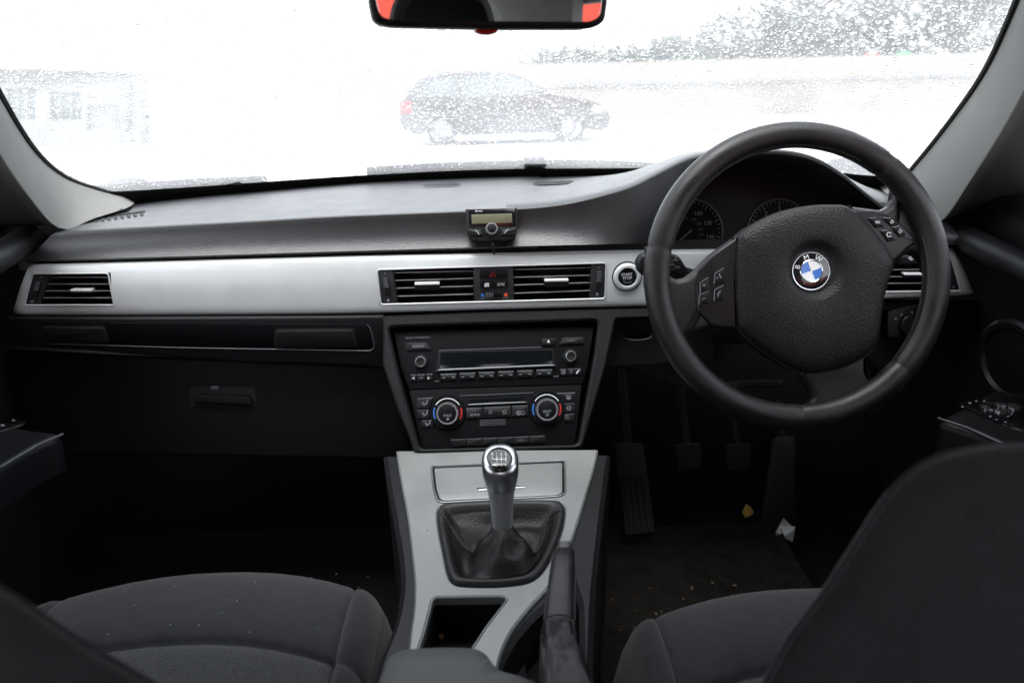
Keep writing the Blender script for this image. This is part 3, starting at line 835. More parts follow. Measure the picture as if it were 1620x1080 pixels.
for k in range(4):
    mark('sensor_rib', PC, [[q1(690, 716 + k * 12), q1(880, 708 + k * 12)]], .7, M_dim, cl, off=.0004)
# row of blank switches at the foot
sw = thing('switch_row', PC.px(787, 695, -.02), 'row of six dark switches just above the gear knob', 'switch panel')
for k, (x0, x1) in enumerate(((712.8, 737.5), (738.5, 762.8), (763.5, 787.3), (788, 812.8), (813.5, 837), (838, 862))):
    y0, y1 = 695 - (x0 - 712.8) * .043, 695 - (x1 - 712.8) * .043
    o_ = slab('switch', PC, [(x0, y0), (x1, y1), (x1, y1 + 11), (x0 + (3 if k == 0 else 0), y0 + 11)], -.002, .002, M_btn, sw, bev=.0008, rnd=1)
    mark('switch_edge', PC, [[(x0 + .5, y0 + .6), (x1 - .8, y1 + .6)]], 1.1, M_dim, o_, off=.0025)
text('lettering', PC, 'P', 820.5, 696.8, 4, M_dim, sw, ang=2, off=.0026)
mark('sound_wave_symbol', PC, [arc(821.5, 696.6, 2.4, -50, 50, 6), arc(821.8, 696.6, 4.2, -45, 45, 6), [(828, 698), (829, 695.5), (832, 695.2), (833, 697.5)]], .7, M_dim, sw, off=.0026)

# open pocket right of the stack
PK = Plane(at(1010, 525, 1.185), (0, -1, .05))
pk = thing('storage_pocket', PK.px(1008, 540), 'small black dash pocket with a pale lower lip right of the radio', 'pocket')
plate('face', PK, [PK.hit(*p) for p in ((966, 508), (1130, 504), (1130, 570), (955, 580))], [[PK.hit(*p) for p in rounded([(988, 517), (1031, 514), (1031, 534), (1012, 537), (992, 536)], 5)]], -.02, 0, M_plast, pk, bev=.001)
slab('well', PK, [(982, 510), (1036, 508), (1036, 542), (982, 542)], -.05, -.02, M_void, pk)
tube('lip', [PK.px(x, y, .001) for x, y in spline([(989, 534), (996, 537), (1012, 537.5), (1026, 535), (1031, 531)], 5)], .0009, M_edge, pk, n=6)
# lower dash on the driver's side and knee panel
PKN = Plane(at(1250, 560, 1.20), (0, -1, .12))
slab('knee_panel', PKN, [(1130, 478), (1545, 474), (1552, 520), (1500, 600), (1180, 640), (955, 575), (1020, 500)], -.02, 0, M_plast, dash, bev=.004)
#@@PART3
class Surf:
    """print on the dash top: pixels land on the pad itself"""
    def __init__(s, objs):
        vs_, fs_ = [], []
        for o in objs:
            b = len(vs_); off = root_loc(o.parent)
            vs_ += [v.co + off for v in o.data.vertices]; fs_ += [tuple(i + b for i in p.vertices) for p in o.data.polygons]
        s.b = BVHTree.FromPolygons(vs_, fs_); s.out = V((0, 0, 1))
    def px(s, x, y, off=0):
        d = ray(x, y).normalized(); h = s.b.ray_cast(CAM, d)[0]
        return (h if h else at(x, y, 1.3)) + V((0, -.0005, 0)) + s.out * off
SU = Surf([o for o in dash.children if o.name.startswith(('top_pad', 'hood_flank', 'instrument_hood'))])
def q2(x, y): return (x / 6, 280 + y / 6)
dg_ = thing('demister_grille', SU.px(180, 345), 'toothed demister slot in the dash top by the passenger pillar', 'grille')
mark('slot', SU, [[q2(820, 436), q2(950, 382), q2(1160, 356), q2(1380, 328)]], 1.8, M_void, dg_, off=.0012)
for k in range(8):
    x, y = 880 + k * 62, 408 - k * 8.6
    fills('tooth_gap', SU, [[q2(x + 4, y + 2), q2(x + 52, y - 6), q2(x + 44, y + 22), q2(x + 30, y + 26)]], M_void, dg_, off=.0012)
for nm, pts, lab in (('l', [(666, 290), (726, 289.5), (728, 295), (674, 297)], 'left of the two dark slots on the dash top near the glass'), ('r', [(846, 288), (908, 286.5), (898, 291.5), (843, 293)], 'right of the two dark slots on the dash top near the glass')):
    g_ = thing('demister_slot', SU.px(*pts[0]), lab, 'slot', 'slots in the dash top')
    fills('opening', SU, [pts], M_edge, g_, off=.0010)
    mark('louvre', SU, [[V(pts[0]).lerp(V(pts[3]), q) [:], V(pts[1]).lerp(V(pts[2]), q)[:]] for q in (.2, .5, .8)], .9, M_void, g_, off=.0016)
rg = thing('demister_grille', SU.px(1395, 325), 'small demister slots right of the instrument hood', 'grille')
mark('slot', SU, [[(1384, 321), (1412, 325)], [(1392, 327), (1412, 329)]], 1.6, M_void, rg, off=.0012)

# ------------------------------------------------------------------ hands-free display
PH = Plane(at(777, 356, 1.170), (0, -1, .36))
def q3(x, y): return (700 + x / 10.125, 310 + y / 10.125)
hf = thing('hands_free_display', PH.px(778, 380), 'small black phone control unit with yellowish screen standing on the dash pad', 'display unit')
body = slab('body', PH, rounded([q3(*p) for p in ((368, 210), (1190, 188), (1206, 225), (1196, 520), (1172, 650), (1100, 705), (490, 705), (412, 640), (388, 540))], 2.5), -.028, .003, M_plast, hf, bev=.002)
slab('glossy_face', PH, [q3(*p) for p in ((418, 218), (1176, 198), (1182, 478), (424, 490))], 0, .0042, M_enblack, hf, bev=.0006, rnd=2)
slab('screen', PH, [q3(*p) for p in ((465, 308), (1110, 290), (1115, 436), (474, 456))], .002, .0046, M_lcd, hf, bev=.0002)
text('lettering', PH, 'Parrot', *q3(582, 248), 3.2, M_white, hf, ang=1, off=.0046)
for b in (((392, 542), (618, 546), (660, 640), (440, 655)), ((950, 544), (1190, 516), (1172, 642), (925, 645))):
    slab('call_key', PH, [q3(*p) for p in b], .001, .0055, M_btn, hf, bev=.0012, rnd=1.5)
mark('phone_symbol', PH, [[q3(525, 560), q3(560, 580), q3(585, 628)]], 2.0, M_grey, hf, off=.006)
mark('phone_symbol', PH, [[q3(1058, 546), q3(1015, 570), q3(994, 612)]], 2.0, M_grey, hf, off=.006)
cx, cy_ = q3(790, 538)
k_ = disc('knob', PH, cx, cy_, [(10, .001), (9.8, .008), (9.2, .0095), (7.4, .0098), (7, .009)], M_edge, hf, cap=False)
disc('knob_face', PH, cx, cy_, [(7.2, .0086), (4, .0094), (1, .0096)], M_btn, k_)
tube('cable', [PH.px(779, 380, -.006), PH.px(779.5, 388, -.002), at(781, 394, 1.165), at(781.5, 402, 1.175)], .0016, M_rubber, hf, n=6)

# ------------------------------------------------------------------ instruments
PI = Plane(at(1160, 366, 1.262), (0, -1, .18))
ic = thing('instrument_cluster', PI.px(1160, 425), 'instrument panel with two round dials behind the steering wheel', 'instruments')
slab('backing', PI, [(1020, 280), (1330, 280), (1420, 420), (1420, 470), (1020, 470)], -.01, 0, M_void, ic)
for cx, cy_ in ((1092, 366), (1232, 366)):
    g_ = disc('dial', PI, cx, cy_, [(50, -.002), (50, .002), (46, .001), (10, .0008)], M_fascia, ic)
    tube('dial_ring', [PI.px(x, y, .003) for x, y in arc(cx, cy_, 50.5, 0, 360, 60)[:-1]], .0011, M_edge, g_, closed=True, n=6)
    tk = []
    for k in range(0, 33):
        a = 225 - k * 270 / 32
        r1 = 41 if k % 4 == 0 else 44.5
        tk.append([(cx + r1 * math.cos(R(a)), cy_ - r1 * math.sin(R(a))), (cx + 47.5 * math.cos(R(a)), cy_ - 47.5 * math.sin(R(a)))])
    mark('ticks', PI, tk, .9, M_grey, g_, off=.0024)
g_ = [o for o in ic.children if o.name.startswith('dial')]
for s, x, y in (('60', 1062, 341), ('80', 1084, 330.5), ('100', 1104, 337.5), ('120', 1119, 352.5), ('140', 1123, 374.5), ('160', 1114.5, 394.5)): text('numeral', PI, s, x, y, 6.2, M_grey, g_[0], off=.0024)
for s, x, y in (('160', 1084, 345), ('180', 1097, 347), ('200', 1105, 354), ('220', 1108, 362), ('240', 1108.5, 371), ('260', 1103, 386)): text('numeral', PI, s, x, y, 3.6, M_dim, g_[0], off=.0024)
for s, x, y in (('1', 1197, 356), ('2', 1211, 338), ('3', 1232, 330), ('4', 1253, 338)): text('numeral', PI, s, x, y, 7, M_grey, g_[1], off=.0024)
for p in ([(1093, 364), (1054, 398)], [(1080, 394), (1068, 403)]): tube('needle', [PI.px(*p[0], .004), PI.px(*p[1], .004)], [.0013, .0006], M_grey, g_[0], n=6)
mark('fuel_symbol', PI, [[(1084, 402), (1088, 402), (1088, 398), (1084, 398), (1084, 402)]], 1.2, M_grey, g_[0], off=.003)
text('lettering', PI, '1/2', 1086.5, 413, 4.5, M_grey, g_[0], off=.003)
mark('fuel_scale', PI, [[(x, 419 - abs(x - 1090) * .06), (x + (1.5 if x > 1086 else -.5), 415 - abs(x - 1090) * .06)] for x in (1080, 1086, 1092, 1098, 1104)], 1, M_grey, g_[0], off=.003)
slab('trim_bar', PI, [(1076, 421), (1125, 419), (1125, 424), (1076, 425)], 0, .004, M_edge, ic, bev=.001)

# ------------------------------------------------------------------ stalks and light switch
PSt = Plane(at(1045, 420, 1.05), (0, -1, .12))
st = thing('indicator_stalk', PSt.px(1085, 430), 'black indicator stalk behind the left of the wheel rim', 'stalk')
slab('paddle', PSt, [(1007, 414), (1015, 402), (1058, 399.5), (1074, 405), (1085, 422), (1086, 441), (1060, 446), (1018, 437), (1009, 428)], -.016, .004, M_btn, st, bev=.005, rnd=4, steps=4)
slab('rocker', PSt, [(1053, 408), (1066, 411), (1067, 430), (1054, 428)], 0, .0055, M_void, st, bev=.001, rnd=2)
mark('rocker_line', PSt, [[(1054, 417.5), (1066, 418)]], 1, M_edge, st, off=.006)
fills('arrow_symbol', PSt, [[(1056, 406), (1060, 406), (1058, 402.5)]], M_white, st, off=.0046)
mark('beam_symbol', PSt, [arc(1069, 409, 2.6, 60, 300, 8), [(1071, 407), (1073, 406)], [(1071, 410), (1073, 410)]], .9, M_grey, st, off=.0046)
mark('arrow_symbol', PSt, [[(1068, 420), (1070, 422), (1068, 424)], [(1073, 420), (1073, 424)]], .8, M_grey, st, off=.0046)
tube('stem', [PSt.px(1080, 432, -.006), at(1150, 450, 1.12), at(1200, 460, 1.15)], .009, M_btn, st, n=10)
PSr = Plane(at(1438, 410, 1.06), (0, -1, .12))
st = thing('wiper_stalk', PSr.px(1428, 412), 'black wiper stalk tip behind the right of the wheel', 'stalk')
slab('paddle', PSr, [(1422, 404), (1436, 400), (1447, 401), (1450, 414), (1444, 419), (1424, 420)], -.014, .004, M_plast, st, bev=.004, rnd=3, steps=3)
mark('wiper_symbol', PSr, [arc(1439, 411, 5.5, 35, 145, 8), arc(1439, 411.5, 2.6, 35, 145, 6), [(1439, 412), (1437, 406)], [(1436.5, 410), (1434.6, 407)], [(1441.5, 410), (1443.4, 407)]], .9, M_white, st, off=.0046)
tube('stem', [PSr.px(1426, 412, -.006), at(1370, 430, 1.10), at(1320, 450, 1.15)], .008, M_btn, st, n=10)
PLs = Plane(at(1436, 500, 1.19), (0, -1, .2))
ls = thing('light_switch', PLs.px(1436, 500), 'dark rotary headlamp switch below the right air vent', 'switch')
slab('plate', PLs, [(1404, 492), (1440, 482), (1470, 482), (1474, 532), (1404, 534)], -.01, .001, M_btn, ls, bev=.001, rnd=4)
disc('knob', PLs, 1438, 514, [(18, 0), (17, .008), (15, .0095), (4, .0095)], M_btn, ls)
mark('edge_line', PLs, [[(1411, 495), (1425, 492), (1436, 488), (1446, 484), (1458, 483)]], 1.3, M_edge, ls, off=.0016)
for x, y in ((1416, 504), (1425, 497.5), (1442, 493.5), (1454, 489.5), (1456, 499)): fills('light_symbol', PLs, [arc(x, y, 2.3, 0, 330, 8)], M_grey, ls, off=.0016)

# ================================================================== steering wheel
WC = at(1261, 437, .952)
PW = Plane(WC, (0, -math.cos(R(17)), math.sin(R(17))))
sw_ = thing('steering_wheel', WC, 'black leather steering wheel turned slightly left with round badge', 'steering wheel')
def rim_section(a0, a1):
    n = max(10, int((a1 - a0) / 2.5)); vs_, fs_ = [], []
    m = 18; Rr = .1742
    for i in range(n + 1):
        q = i / n; a = R(a0 + (a1 - a0) * q)
        end = min(q, 1 - q) * (a1 - a0)
        sc = 1.0 if end > 1.2 else (.93 + .07 * (end / 1.2))
        rad = PW.u * math.cos(a) + PW.v * math.sin(a)
        for k in range(m):
            b = 2 * math.pi * k / m
            vs_.append(WC + rad * (Rr + .0162 * sc * math.cos(b)) + PW.n * (.0152 * sc * math.sin(b)))
    for i in range(n):
        for k in range(m):
            kk = (k + 1) % m
            fs_.append((i * m + k, i * m + kk, (i + 1) * m + kk, (i + 1) * m + k))
    return mesh_obj('rim_section', vs_, fs_, M_leather, sw_, sharp=0)
for a, b in ((50, 167), (167, 270), (270, 317), (-43, 50)): rim_section(a + .15, b - .15)
for a in (50, 167, 270, 317):                       # dark joint rings in the seams
    rad = PW.u * math.cos(R(a)) + PW.v * math.sin(R(a))
    tube('rim_joint', [WC + rad * (.1742 + .0142 * math.cos(b)) + PW.n * (.0134 * math.sin(b)) for b in [2 * math.pi * k / 18 for k in range(18)]], .0011, M_void, sw_, closed=True, n=5)
# stitching on the inner side of the rim
for a0, a1 in ((-41, 18), (60, 158)):
    for k in range(int((a1 - a0) / 1.6)):
        a = R(a0 + k * 1.6); a2 = a + R(.9)
        f_ = lambda q, d: WC + (PW.u * math.cos(q) + PW.v * math.sin(q)) * (.1742 - .0145 + d) + PW.n * .0072
        tube('stitch', [f_(a, 0), f_(a2, .0008)], .0005, M_stitch, sw_, n=4, cap=False)
PWs = PW.shift(-.006)
def q6(x, y): return (980 + .4813 * x, 180 + .4813 * y)
def spoke(pts, w1=.002, bev=.009, m=None, rnd=3, w0=-.016):
    return slab('spoke', PWs, rounded([q6(*p) for p in pts], rnd), w0, w1, m or M_leather, sw_, bev=bev, steps=5)
spoke([(92, 430), (140, 480), (150, 505), (170, 534), (190, 543), (220, 536), (255, 508), (300, 462), (392, 396), (420, 560), (394, 716), (300, 706), (245, 722), (226, 740), (212, 775), (190, 800), (120, 700), (85, 560)])
spoke([(735, 300), (800, 308), (865, 316), (888, 304), (902, 280), (912, 215), (985, 225), (1062, 390), (1070, 540), (1012, 520), (1000, 488), (984, 466), (958, 458), (928, 472), (895, 505), (840, 470), (780, 420)])
spoke([(582, 840), (700, 800), (800, 770), (823, 776), (822, 845), (835, 868), (855, 877), (890, 862), (940, 900), (850, 985), (700, 1022), (585, 1012), (560, 978), (600, 974), (628, 955), (637, 935), (625, 905)])
lsp = slab('switch_panel', PWs, rounded([q6(*p) for p in ((256, 512), (300, 464), (390, 400), (382, 560), (388, 708), (300, 700), (252, 650), (246, 570))], 4), -.004, .0045, M_spoke, sw_, bev=.004, steps=4)
rsp = slab('switch_panel', PWs, rounded([(1338, 332), (1381, 333.5), (1407, 343), (1424, 354), (1441, 370.5), (1449, 384), (1432, 396), (1410, 417), (1396, 402), (1376, 376), (1356, 352)], 3), -.004, .0045, M_spoke, sw_, bev=.004, steps=4)
PX = PWs.shift(.0042)
for pts, edge_ in (([(1106.7, 447.5), (1120, 438.7), (1120.8, 459.5), (1107, 464.8)], 1), ([(1105.8, 466.4), (1120.8, 460.6), (1120.4, 480), (1105, 482)], 1),
                   ([(1130.4, 432.5), (1144.6, 423.7), (1145, 446.7), (1128.7, 448.7)], 1), ([(1129.6, 458.3), (1144, 451.2), (1144.6, 473.3), (1128.7, 475.8)], 1)):
    b_ = slab('button', PX, pts, -.001, .0022, M_btn, lsp, bev=.0008, rnd=1)
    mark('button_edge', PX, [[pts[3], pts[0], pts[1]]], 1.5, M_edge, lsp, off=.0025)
mark('plus_symbol', PX, [[(1110.5, 451.5), (1115.5, 450.5)], [(1112.7, 448.5), (1113.3, 453.5)], [(1110, 473.5), (1115, 472)]], 1.0, M_grey, lsp, off=.0026)
mark('phone_symbol', PX, [[(1135.5, 469.5), (1135, 465), (1139, 460.5)], [(1137.5, 433), (1138, 437), (1140.5, 440)], [(1133, 441), (1135.5, 439)]], 1.4, M_grey, lsp, off=.0026)
for pts in ([(1372.8, 345.7), (1384.8, 344.8), (1397.8, 358.7), (1384.8, 360.6)], [(1395, 344.8), (1408, 345.2), (1421, 356), (1409.8, 358.2)], [(1392.2, 365.2), (1403.3, 364.3), (1416.3, 380), (1404.3, 382.8)], [(1410.7, 360.2), (1421, 357.8), (1432, 371.7), (1421.9, 375.4)]):
    b_ = slab('button', PX, pts, -.001, .0022, M_btn, rsp, bev=.0008, rnd=1)
    mark('button_edge', PX, [[pts[0], pts[1]]], 1.2, M_edge, rsp, off=.0025)
mark('arrow_symbol', PX, [arc(1405, 371.5, 3.6, 20, 330, 10), [(1407, 352.8), (1409.5, 348.5), (1412.5, 351), (1410, 354), (1407, 352.8)], [(1420, 366.5), (1422, 363), (1425.3, 366), (1423, 369), (1420, 366.5)]], .9, M_white, rsp, off=.0026)
fills('screen_symbol', PX, [[(1382, 350), (1389, 349.5), (1391.5, 352.5), (1389, 354.5), (1384, 354)]], M_grey, rsp, off=.0026)
# airbag cover, domed, with a round dish for the badge
pad = [(392, 400), (430, 368), (500, 333), (570, 313), (640, 303), (700, 302), (738, 306), (780, 332), (830, 385), (868, 435), (892, 480), (894, 500), (880, 545), (863, 610), (853, 680), (842, 745), (826, 776), (790, 805), (740, 829), (690, 844), (640, 851), (598, 849), (560, 835), (500, 800), (440, 757), (398, 716), (385, 690), (378, 620), (375, 540), (377, 460), (383, 420)]
po = [PWs.hit(*p) for p in [q[:2] for q in spline([q6(*p) for p in pad], 4, closed=True)]]
bc = PWs.hit(1282, 429); kpx = (V(PWs.hit(1283, 429)) - V(bc)).length
vs_, fs_ = [], []
N = len(po)
ringsp = [(1.0, -.03), (1.0, .002), (.992, .0065), (.97, .0095), (.93, .012), (.85, .0145), (.72, .0165), (.58, .0175), ('a', 49, .0172), ('a', 44, .0155), ('a', 38, .0118), ('a', 33, .0100), ('a', 29, .0098)]
for r_ in ringsp:
    for p in po:
        d = V(p) - V(bc)
        if r_[0] == 'a': q = V(bc) + d.normalized() * r_[1] * kpx; w_ = r_[2]
        else: q = V(bc) + d * r_[0]; w_ = r_[1]
        vs_.append(PWs.P(q, w_))
for r_ in range(len(ringsp) - 1):
    for i in range(N):
        j = (i + 1) % N; fs_.append((r_ * N + i, r_ * N + j, (r_ + 1) * N + j, (r_ + 1) * N + i))
fs_.append(tuple(range((len(ringsp) - 1) * N, len(ringsp) * N)))
mesh_obj('airbag_cover', vs_, fs_, M_hub, sw_, sharp=50)
loft('cover_gap', [[PWs.P((bc[0] + (p[0] - bc[0]) * 1.012, bc[1] + (p[1] - bc[1]) * 1.012), .0027) for p in po], [PWs.P(p, .0029) for p in po]], M_void, sw_, closed_u=True)
PBd = PWs.shift(.0100)
bd = disc('badge', PBd, 1282, 429, [(30.2, -.004), (30.2, .002), (29.6, .0026), (28.6, .0026)], M_chrome, sw_, cap=False, n=60)
disc('black_ring', PBd, 1282, 429, [(28.8, .0020), (27, .0026), (17, .0030)], M_enblack, bd, n=60)
for k in range(4):
    a0 = 20 + 90 * k
    fan_ = [(1282, 429)] + arc(1282, 429, 16.8, a0, a0 + 90, 14)
    fills('quarter', PBd, [fan_], M_enwhite if k % 2 == 0 else M_enblue, bd, off=.0034)
tube('inner_ring', [PBd.px(x, y, .0034) for x, y in arc(1282, 429, 17.3, 0, 360, 40)[:-1]], .0006, M_chrome, bd, closed=True, n=5)
mark('divider', PBd, [[arc(1282, 429, 17, a, a, 1)[0], arc(1282, 429, 17, a + 180, a + 180, 1)[0]] for a in (20, 110)], .9, M_chrome, bd, off=.0037)
for ch, a in (('B', 164), ('M', 111), ('W', 61)):
    text('letter', PBd, ch, 1282 + 23 * math.cos(R(a)), 429 - 23 * math.sin(R(a)), 8.2, M_white, bd, ang=a - 90, off=.0036)
mark('badge_scratch', PBd, [[(1270, 449), (1271.5, 446.5)]], 1.0, M_grey, bd, off=.0036)
# embossed airbag mark on the cover (raised a hair)
text('embossed_lettering', PWs, 'SRS', *q6(738, 775), 8, M_hub, sw_, ang=18, off=.0155)
# column behind the wheel
col = thing('steering_column', WC - PW.n * .2, 'black steering column shroud behind the wheel', 'steering column')
rings_ = []
for d, rx, ry in ((-.022, .050, .046), (-.05, .062, .058), (-.11, .075, .07), (-.24, .08, .075)):
    rings_.append([WC + PW.n * d + PW.v * (-.012 + ry * math.sin(2 * math.pi * k / 28)) + PW.u * (rx * math.cos(2 * math.pi * k / 28)) for k in range(28)])
loft('shroud', rings_, M_plast, col, closed_u=True)
slab('adjuster_lever', Plane(at(1195, 610, 1.06), (0, -.9, .4)), [(1150, 604), (1200, 598), (1240, 602), (1236, 612), (1190, 612), (1155, 618)], -.008, .002, M_plast, col, bev=.003, rnd=4)

# ================================================================== rear-view mirror
al = R(9)
PM = Plane(at(772, 20, .80), (math.sin(al), -math.cos(al), -.025), V((math.cos(al), math.sin(al), 0)))
mi = thing('rear_view_mirror', PM.px(772, 44), 'black framed rear view mirror hanging at the top of the windscreen', 'mirror')
mo = rounded([(583, -95), (582, 0), (590, 36), (616, 43), (772, 46.5), (935, 46.5), (957, 36), (962, 0), (961, -95), (900, -112), (640, -112)], [18, 20, 16, 10, 0, 14, 14, 20, 18, 20, 20], 6)
slab('housing', PM, mo, -.035, .003, M_plast, mi, bev=.005, steps=5)
mg = rounded([(595, -88), (594, 2), (602, 28), (620, 32.5), (772, 34.5), (932, 35.5), (947, 28), (951, 2), (949, -88), (895, -102), (645, -102)], [14, 18, 12, 8, 0, 10, 12, 18, 14, 16, 16], 6)
rf_ = slab('reflector', PM, mg, 0, .0034, M_reflector, mi, bev=.0003)
rf_.data.polygons.foreach_set('use_smooth', [False] * len(rf_.data.polygons))
slab('dimming_tab', PM, [(753, 44), (792, 44), (790, 51), (780, 55), (765, 55), (755, 51)], -.022, -.006, M_redlens, mi, bev=.003, rnd=3)
tube('stem', [PM.px(772, -40, -.03), PM.px(772, -60, -.07) + V((0, .03, .03)), onglass(772, -95, .004)], .010, M_plast, mi, n=10)

# ------------------------------------------------------------------ wipers outside the glass
def wiper(pts, mount, label):
    w_ = thing('wiper', onglass(*pts[0], -.02), label, 'wiper', 'windscreen wipers')
    P = [onglass(x, y, -.018) for x, y in spline(pts, 6)]
    rows_ = []
    for dz, dy in ((-.012, .004), (.002, .001), (.009, .005), (.002, .014), (-.012, .016)):
        rows_.append([p + V((0, dy, dz)) for p in P])
    loft('blade', rows_ + [rows_[0]], M_rubber, w_, sharp=60)
    x, y, ww, hh = mount
    c0 = onglass(x, y, -.022)
    box('arm_mount', (c0.x - ww, c0.y - .01, c0.z - hh), (c0.x + ww, c0.y + .02, c0.z + hh), M_rubber, w_, bev=.004)
    tube('arm', [c0 + V((0, .012, 0)), c0.lerp(P[-1], .5) + V((0, .02, -.012)), P[-1] + V((.03, .05, -.03))], .005, M_rubber, w_, n=8)
wiper([(580, 272), (700, 265), (845, 260.5), (950, 261), (1045, 266)], (846, 256, .021, .008), 'long wet wiper blade at the foot of the glass in front of the driver')
wiper([(150, 304), (230, 296), (330, 289.5), (420, 286)], (361, 287, .024, .006), 'wet wiper blade at the passenger side foot of the glass')
#@@PART4
# ================================================================== centre console
kF, kB = atz(788, 718, .597), atz(770, 1022, .556)
dK = (kF - kB); dK.x = 0
nK = V((1, 0, 0)).cross(dK).normalized()
if nK.z < 0: nK = -nK
PKo = Plane(kF, nK)
H = lambda pts, r=0: [PKo.hit(*p) for p in (rounded(pts, r) if r else pts)]
con = thing('centre_console', atz(788, 900, .30), 'centre console with satin silver panel between the front seats', 'console')
lidh = rounded([(683, 740), (893, 730.5), (894, 784), (884, 788), (700, 798), (693, 795), (687, 778)], [3, 3, 6, 4, 5, 4, 8])
gait = [p[:2] for p in spline([(692, 817), (694, 808), (704, 802), (760, 798), (820, 796.5), (878, 797), (891, 802), (894, 812), (890, 838), (878, 872), (862, 902), (846, 919), (824, 927), (780, 931), (735, 930), (718, 926), (709, 912), (700, 870), (694, 840)], 3, closed=True)]
tray = rounded([(684, 951), (690, 947), (795, 945.5), (803, 950), (770, 992), (742, 1036), (660, 1036), (672, 1000)], [4, 4, 6, 5, 12, 2, 2, 10])
left_e = [p[:2] for p in spline([(627, 715), (634, 760), (645, 820), (652, 880), (656, 925), (655, 965), (650, 1000), (644, 1060)], 4)]
right_e = [p[:2] for p in spline([(786, 1062), (795, 1030), (811, 998), (838, 963), (868, 930), (892, 890), (912, 835), (930, 775), (940, 742), (946, 713)], 4)]
plate('silver_panel', PKo, H(left_e + right_e), [H(lidh), H(gait), H(tray)], -.020, .003, M_silver_shade, con, bev=.0022)
hbh = [(782, 1098), (797, 1040), (818, 1003), (846, 972), (876, 946), (908, 925), (916, 950), (920, 1098)]
bo = [p[:2] for p in spline([(606, 716), (612, 760), (624, 830), (632, 885), (633, 930), (622, 985), (600, 1040), (586, 1100)], 4)] + [p[:2] for p in spline([(938, 1100), (938, 1020), (942, 930), (952, 830), (966, 714)], 4)]
plate('console_body', PKo, H(bo), [H(tray), H(hbh), H([(p[0], p[1]) for p in gait]), H(lidh)], -.30, -.003, M_plast, con, bev=.006)
slab2('tray_floor', PKo, H([(640, 935), (830, 930), (830, 1050), (640, 1060)]), -.075, -.055, M_void, con)
slab2('tray_mat', PKo, H([(670, 980), (775, 978), (745, 1045), (660, 1045)]), -.056, -.052, M_carpet, con)
slab2('handbrake_well', PKo, H([(770, 920), (935, 910), (935, 1120), (760, 1120)]), -.09, -.07, M_void, con)
slab2('lid_bed', PKo, H([(676, 733), (900, 724), (900, 795), (680, 806)]), -.014, -.008, M_void, con)
lid = slab2('ashtray_lid', PKo, H(rounded([(687, 743), (889.5, 734), (890, 782), (881, 785), (702, 794), (696, 791), (691, 777)], [3, 3, 5, 4, 4, 4, 8])), -.008, .0032, M_silver_shade, con, bev=.0016)
tube('lid_edge', [PKo.px(x, y, .0035) for x, y in lidh], .0008, M_satin, con, closed=True, n=6)
slab('lid_handle', PKo, [(754, 776), (829, 772.5), (831, 775.5), (756, 780)], .002, .0055, M_chrome, lid, bev=.001, rnd=1)
tube('tray_edge', [PKo.px(x, y, .0025) for x, y in tray], .0007, M_silver_shade, con, closed=True, n=6)
slab('crumb', PKo.shift(-.05), [(694, 1006), (699, 1004), (703, 1009), (697, 1012)], 0, .004, mat('brown crumb', (.35, .14, .08), .8), con, bev=.001)
# armrest
ar = thing('armrest', atz(690, 1080, .56), 'grey padded armrest at the bottom edge of the console', 'armrest')
PA = Plane(atz(690, 1050, .605), (0, -.06, 1))
ao = [PA.hit(*p) for p in [q[:2] for q in spline([(602, 1060), (610, 1040), (632, 1026), (690, 1022), (745, 1023), (768, 1030), (782, 1048), (800, 1062), (840, 1074), (860, 1100), (860, 1260), (700, 1300), (560, 1260), (580, 1120)], 5, closed=True)]]
puff('pad', PA, ao, [(1.0, -.06), (1.0, -.014), (.99, -.006), (.97, -.001), (.93, .002), (.6, .004), (.2, .005)], mat('grey armrest vinyl', (.055, .057, .060), .6, bump=('noise', 500, .15, .0005), var=.06, vscale=20), ar)

# ------------------------------------------------------------------ gear lever
gl_ = thing('gear_lever', PKo.px(794, 870), 'silver topped gear lever with six speed pattern and leather gaiter', 'gear lever')
LB = at(795, 832, .862)
lc = LB - PKo.o; c2 = (lc.dot(PKo.u), lc.dot(PKo.v))
go = H(gait); N = len(go)
cen = (sum(p[0] for p in go) / N, sum(p[1] for p in go) / N)
def grings(rows_, name, m, amp=0):
    vs_, fs_ = [], []
    for s, w_, mixc in rows_:
        cx, cy_ = cen[0] + (c2[0] - cen[0]) * mixc, cen[1] + (c2[1] - cen[1]) * mixc
        for i, p in enumerate(go):
            d = V((p[0] - cen[0], p[1] - cen[1])); a = math.atan2(d.y, d.x)
            L = d.length
            rr = s * (L * (1 - mixc) + .055 * mixc)
            fold = amp * (.5 * math.sin(3 * a + .7) + .5 * math.sin(5 * a + 2.1 + s * 5)) * max(0, math.sin(math.pi * min(1, max(0, (.80 - s) / .47))))
            vs_.append(PKo.P((cx + d.x / L * rr, cy_ + d.y / L * rr), w_ + fold))
    for r_ in range(len(rows_) - 1):
        for i in range(N):
            j = (i + 1) % N; fs_.append((r_ * N + i, r_ * N + j, (r_ + 1) * N + j, (r_ + 1) * N + i))
    return mesh_obj(name, vs_, fs_, m, gl_, sharp=70)
grings([(1.0, -.012, 0), (.995, .003, 0), (.97, .0075, 0), (.93, .0085, 0), (.88, .006, 0), (.82, .0, 0), (.76, -.010, 0), (.70, -.016, 0)], 'gaiter_frame', mat('smooth black frame', (.010, .010, .0108), .5, spec=.4, bump=('grain', 700, .2, .0004)))
wB = lc.dot(PKo.n)
M_gait = mat('soft gaiter leather', (.0045, .0045, .005), .45, spec=.3, bump=('grain', 460, .5, .0009), rvar=.05, vscale=30)
def smooth(x): x = max(0, min(1, x)); return x * x * (3 - 2 * x)
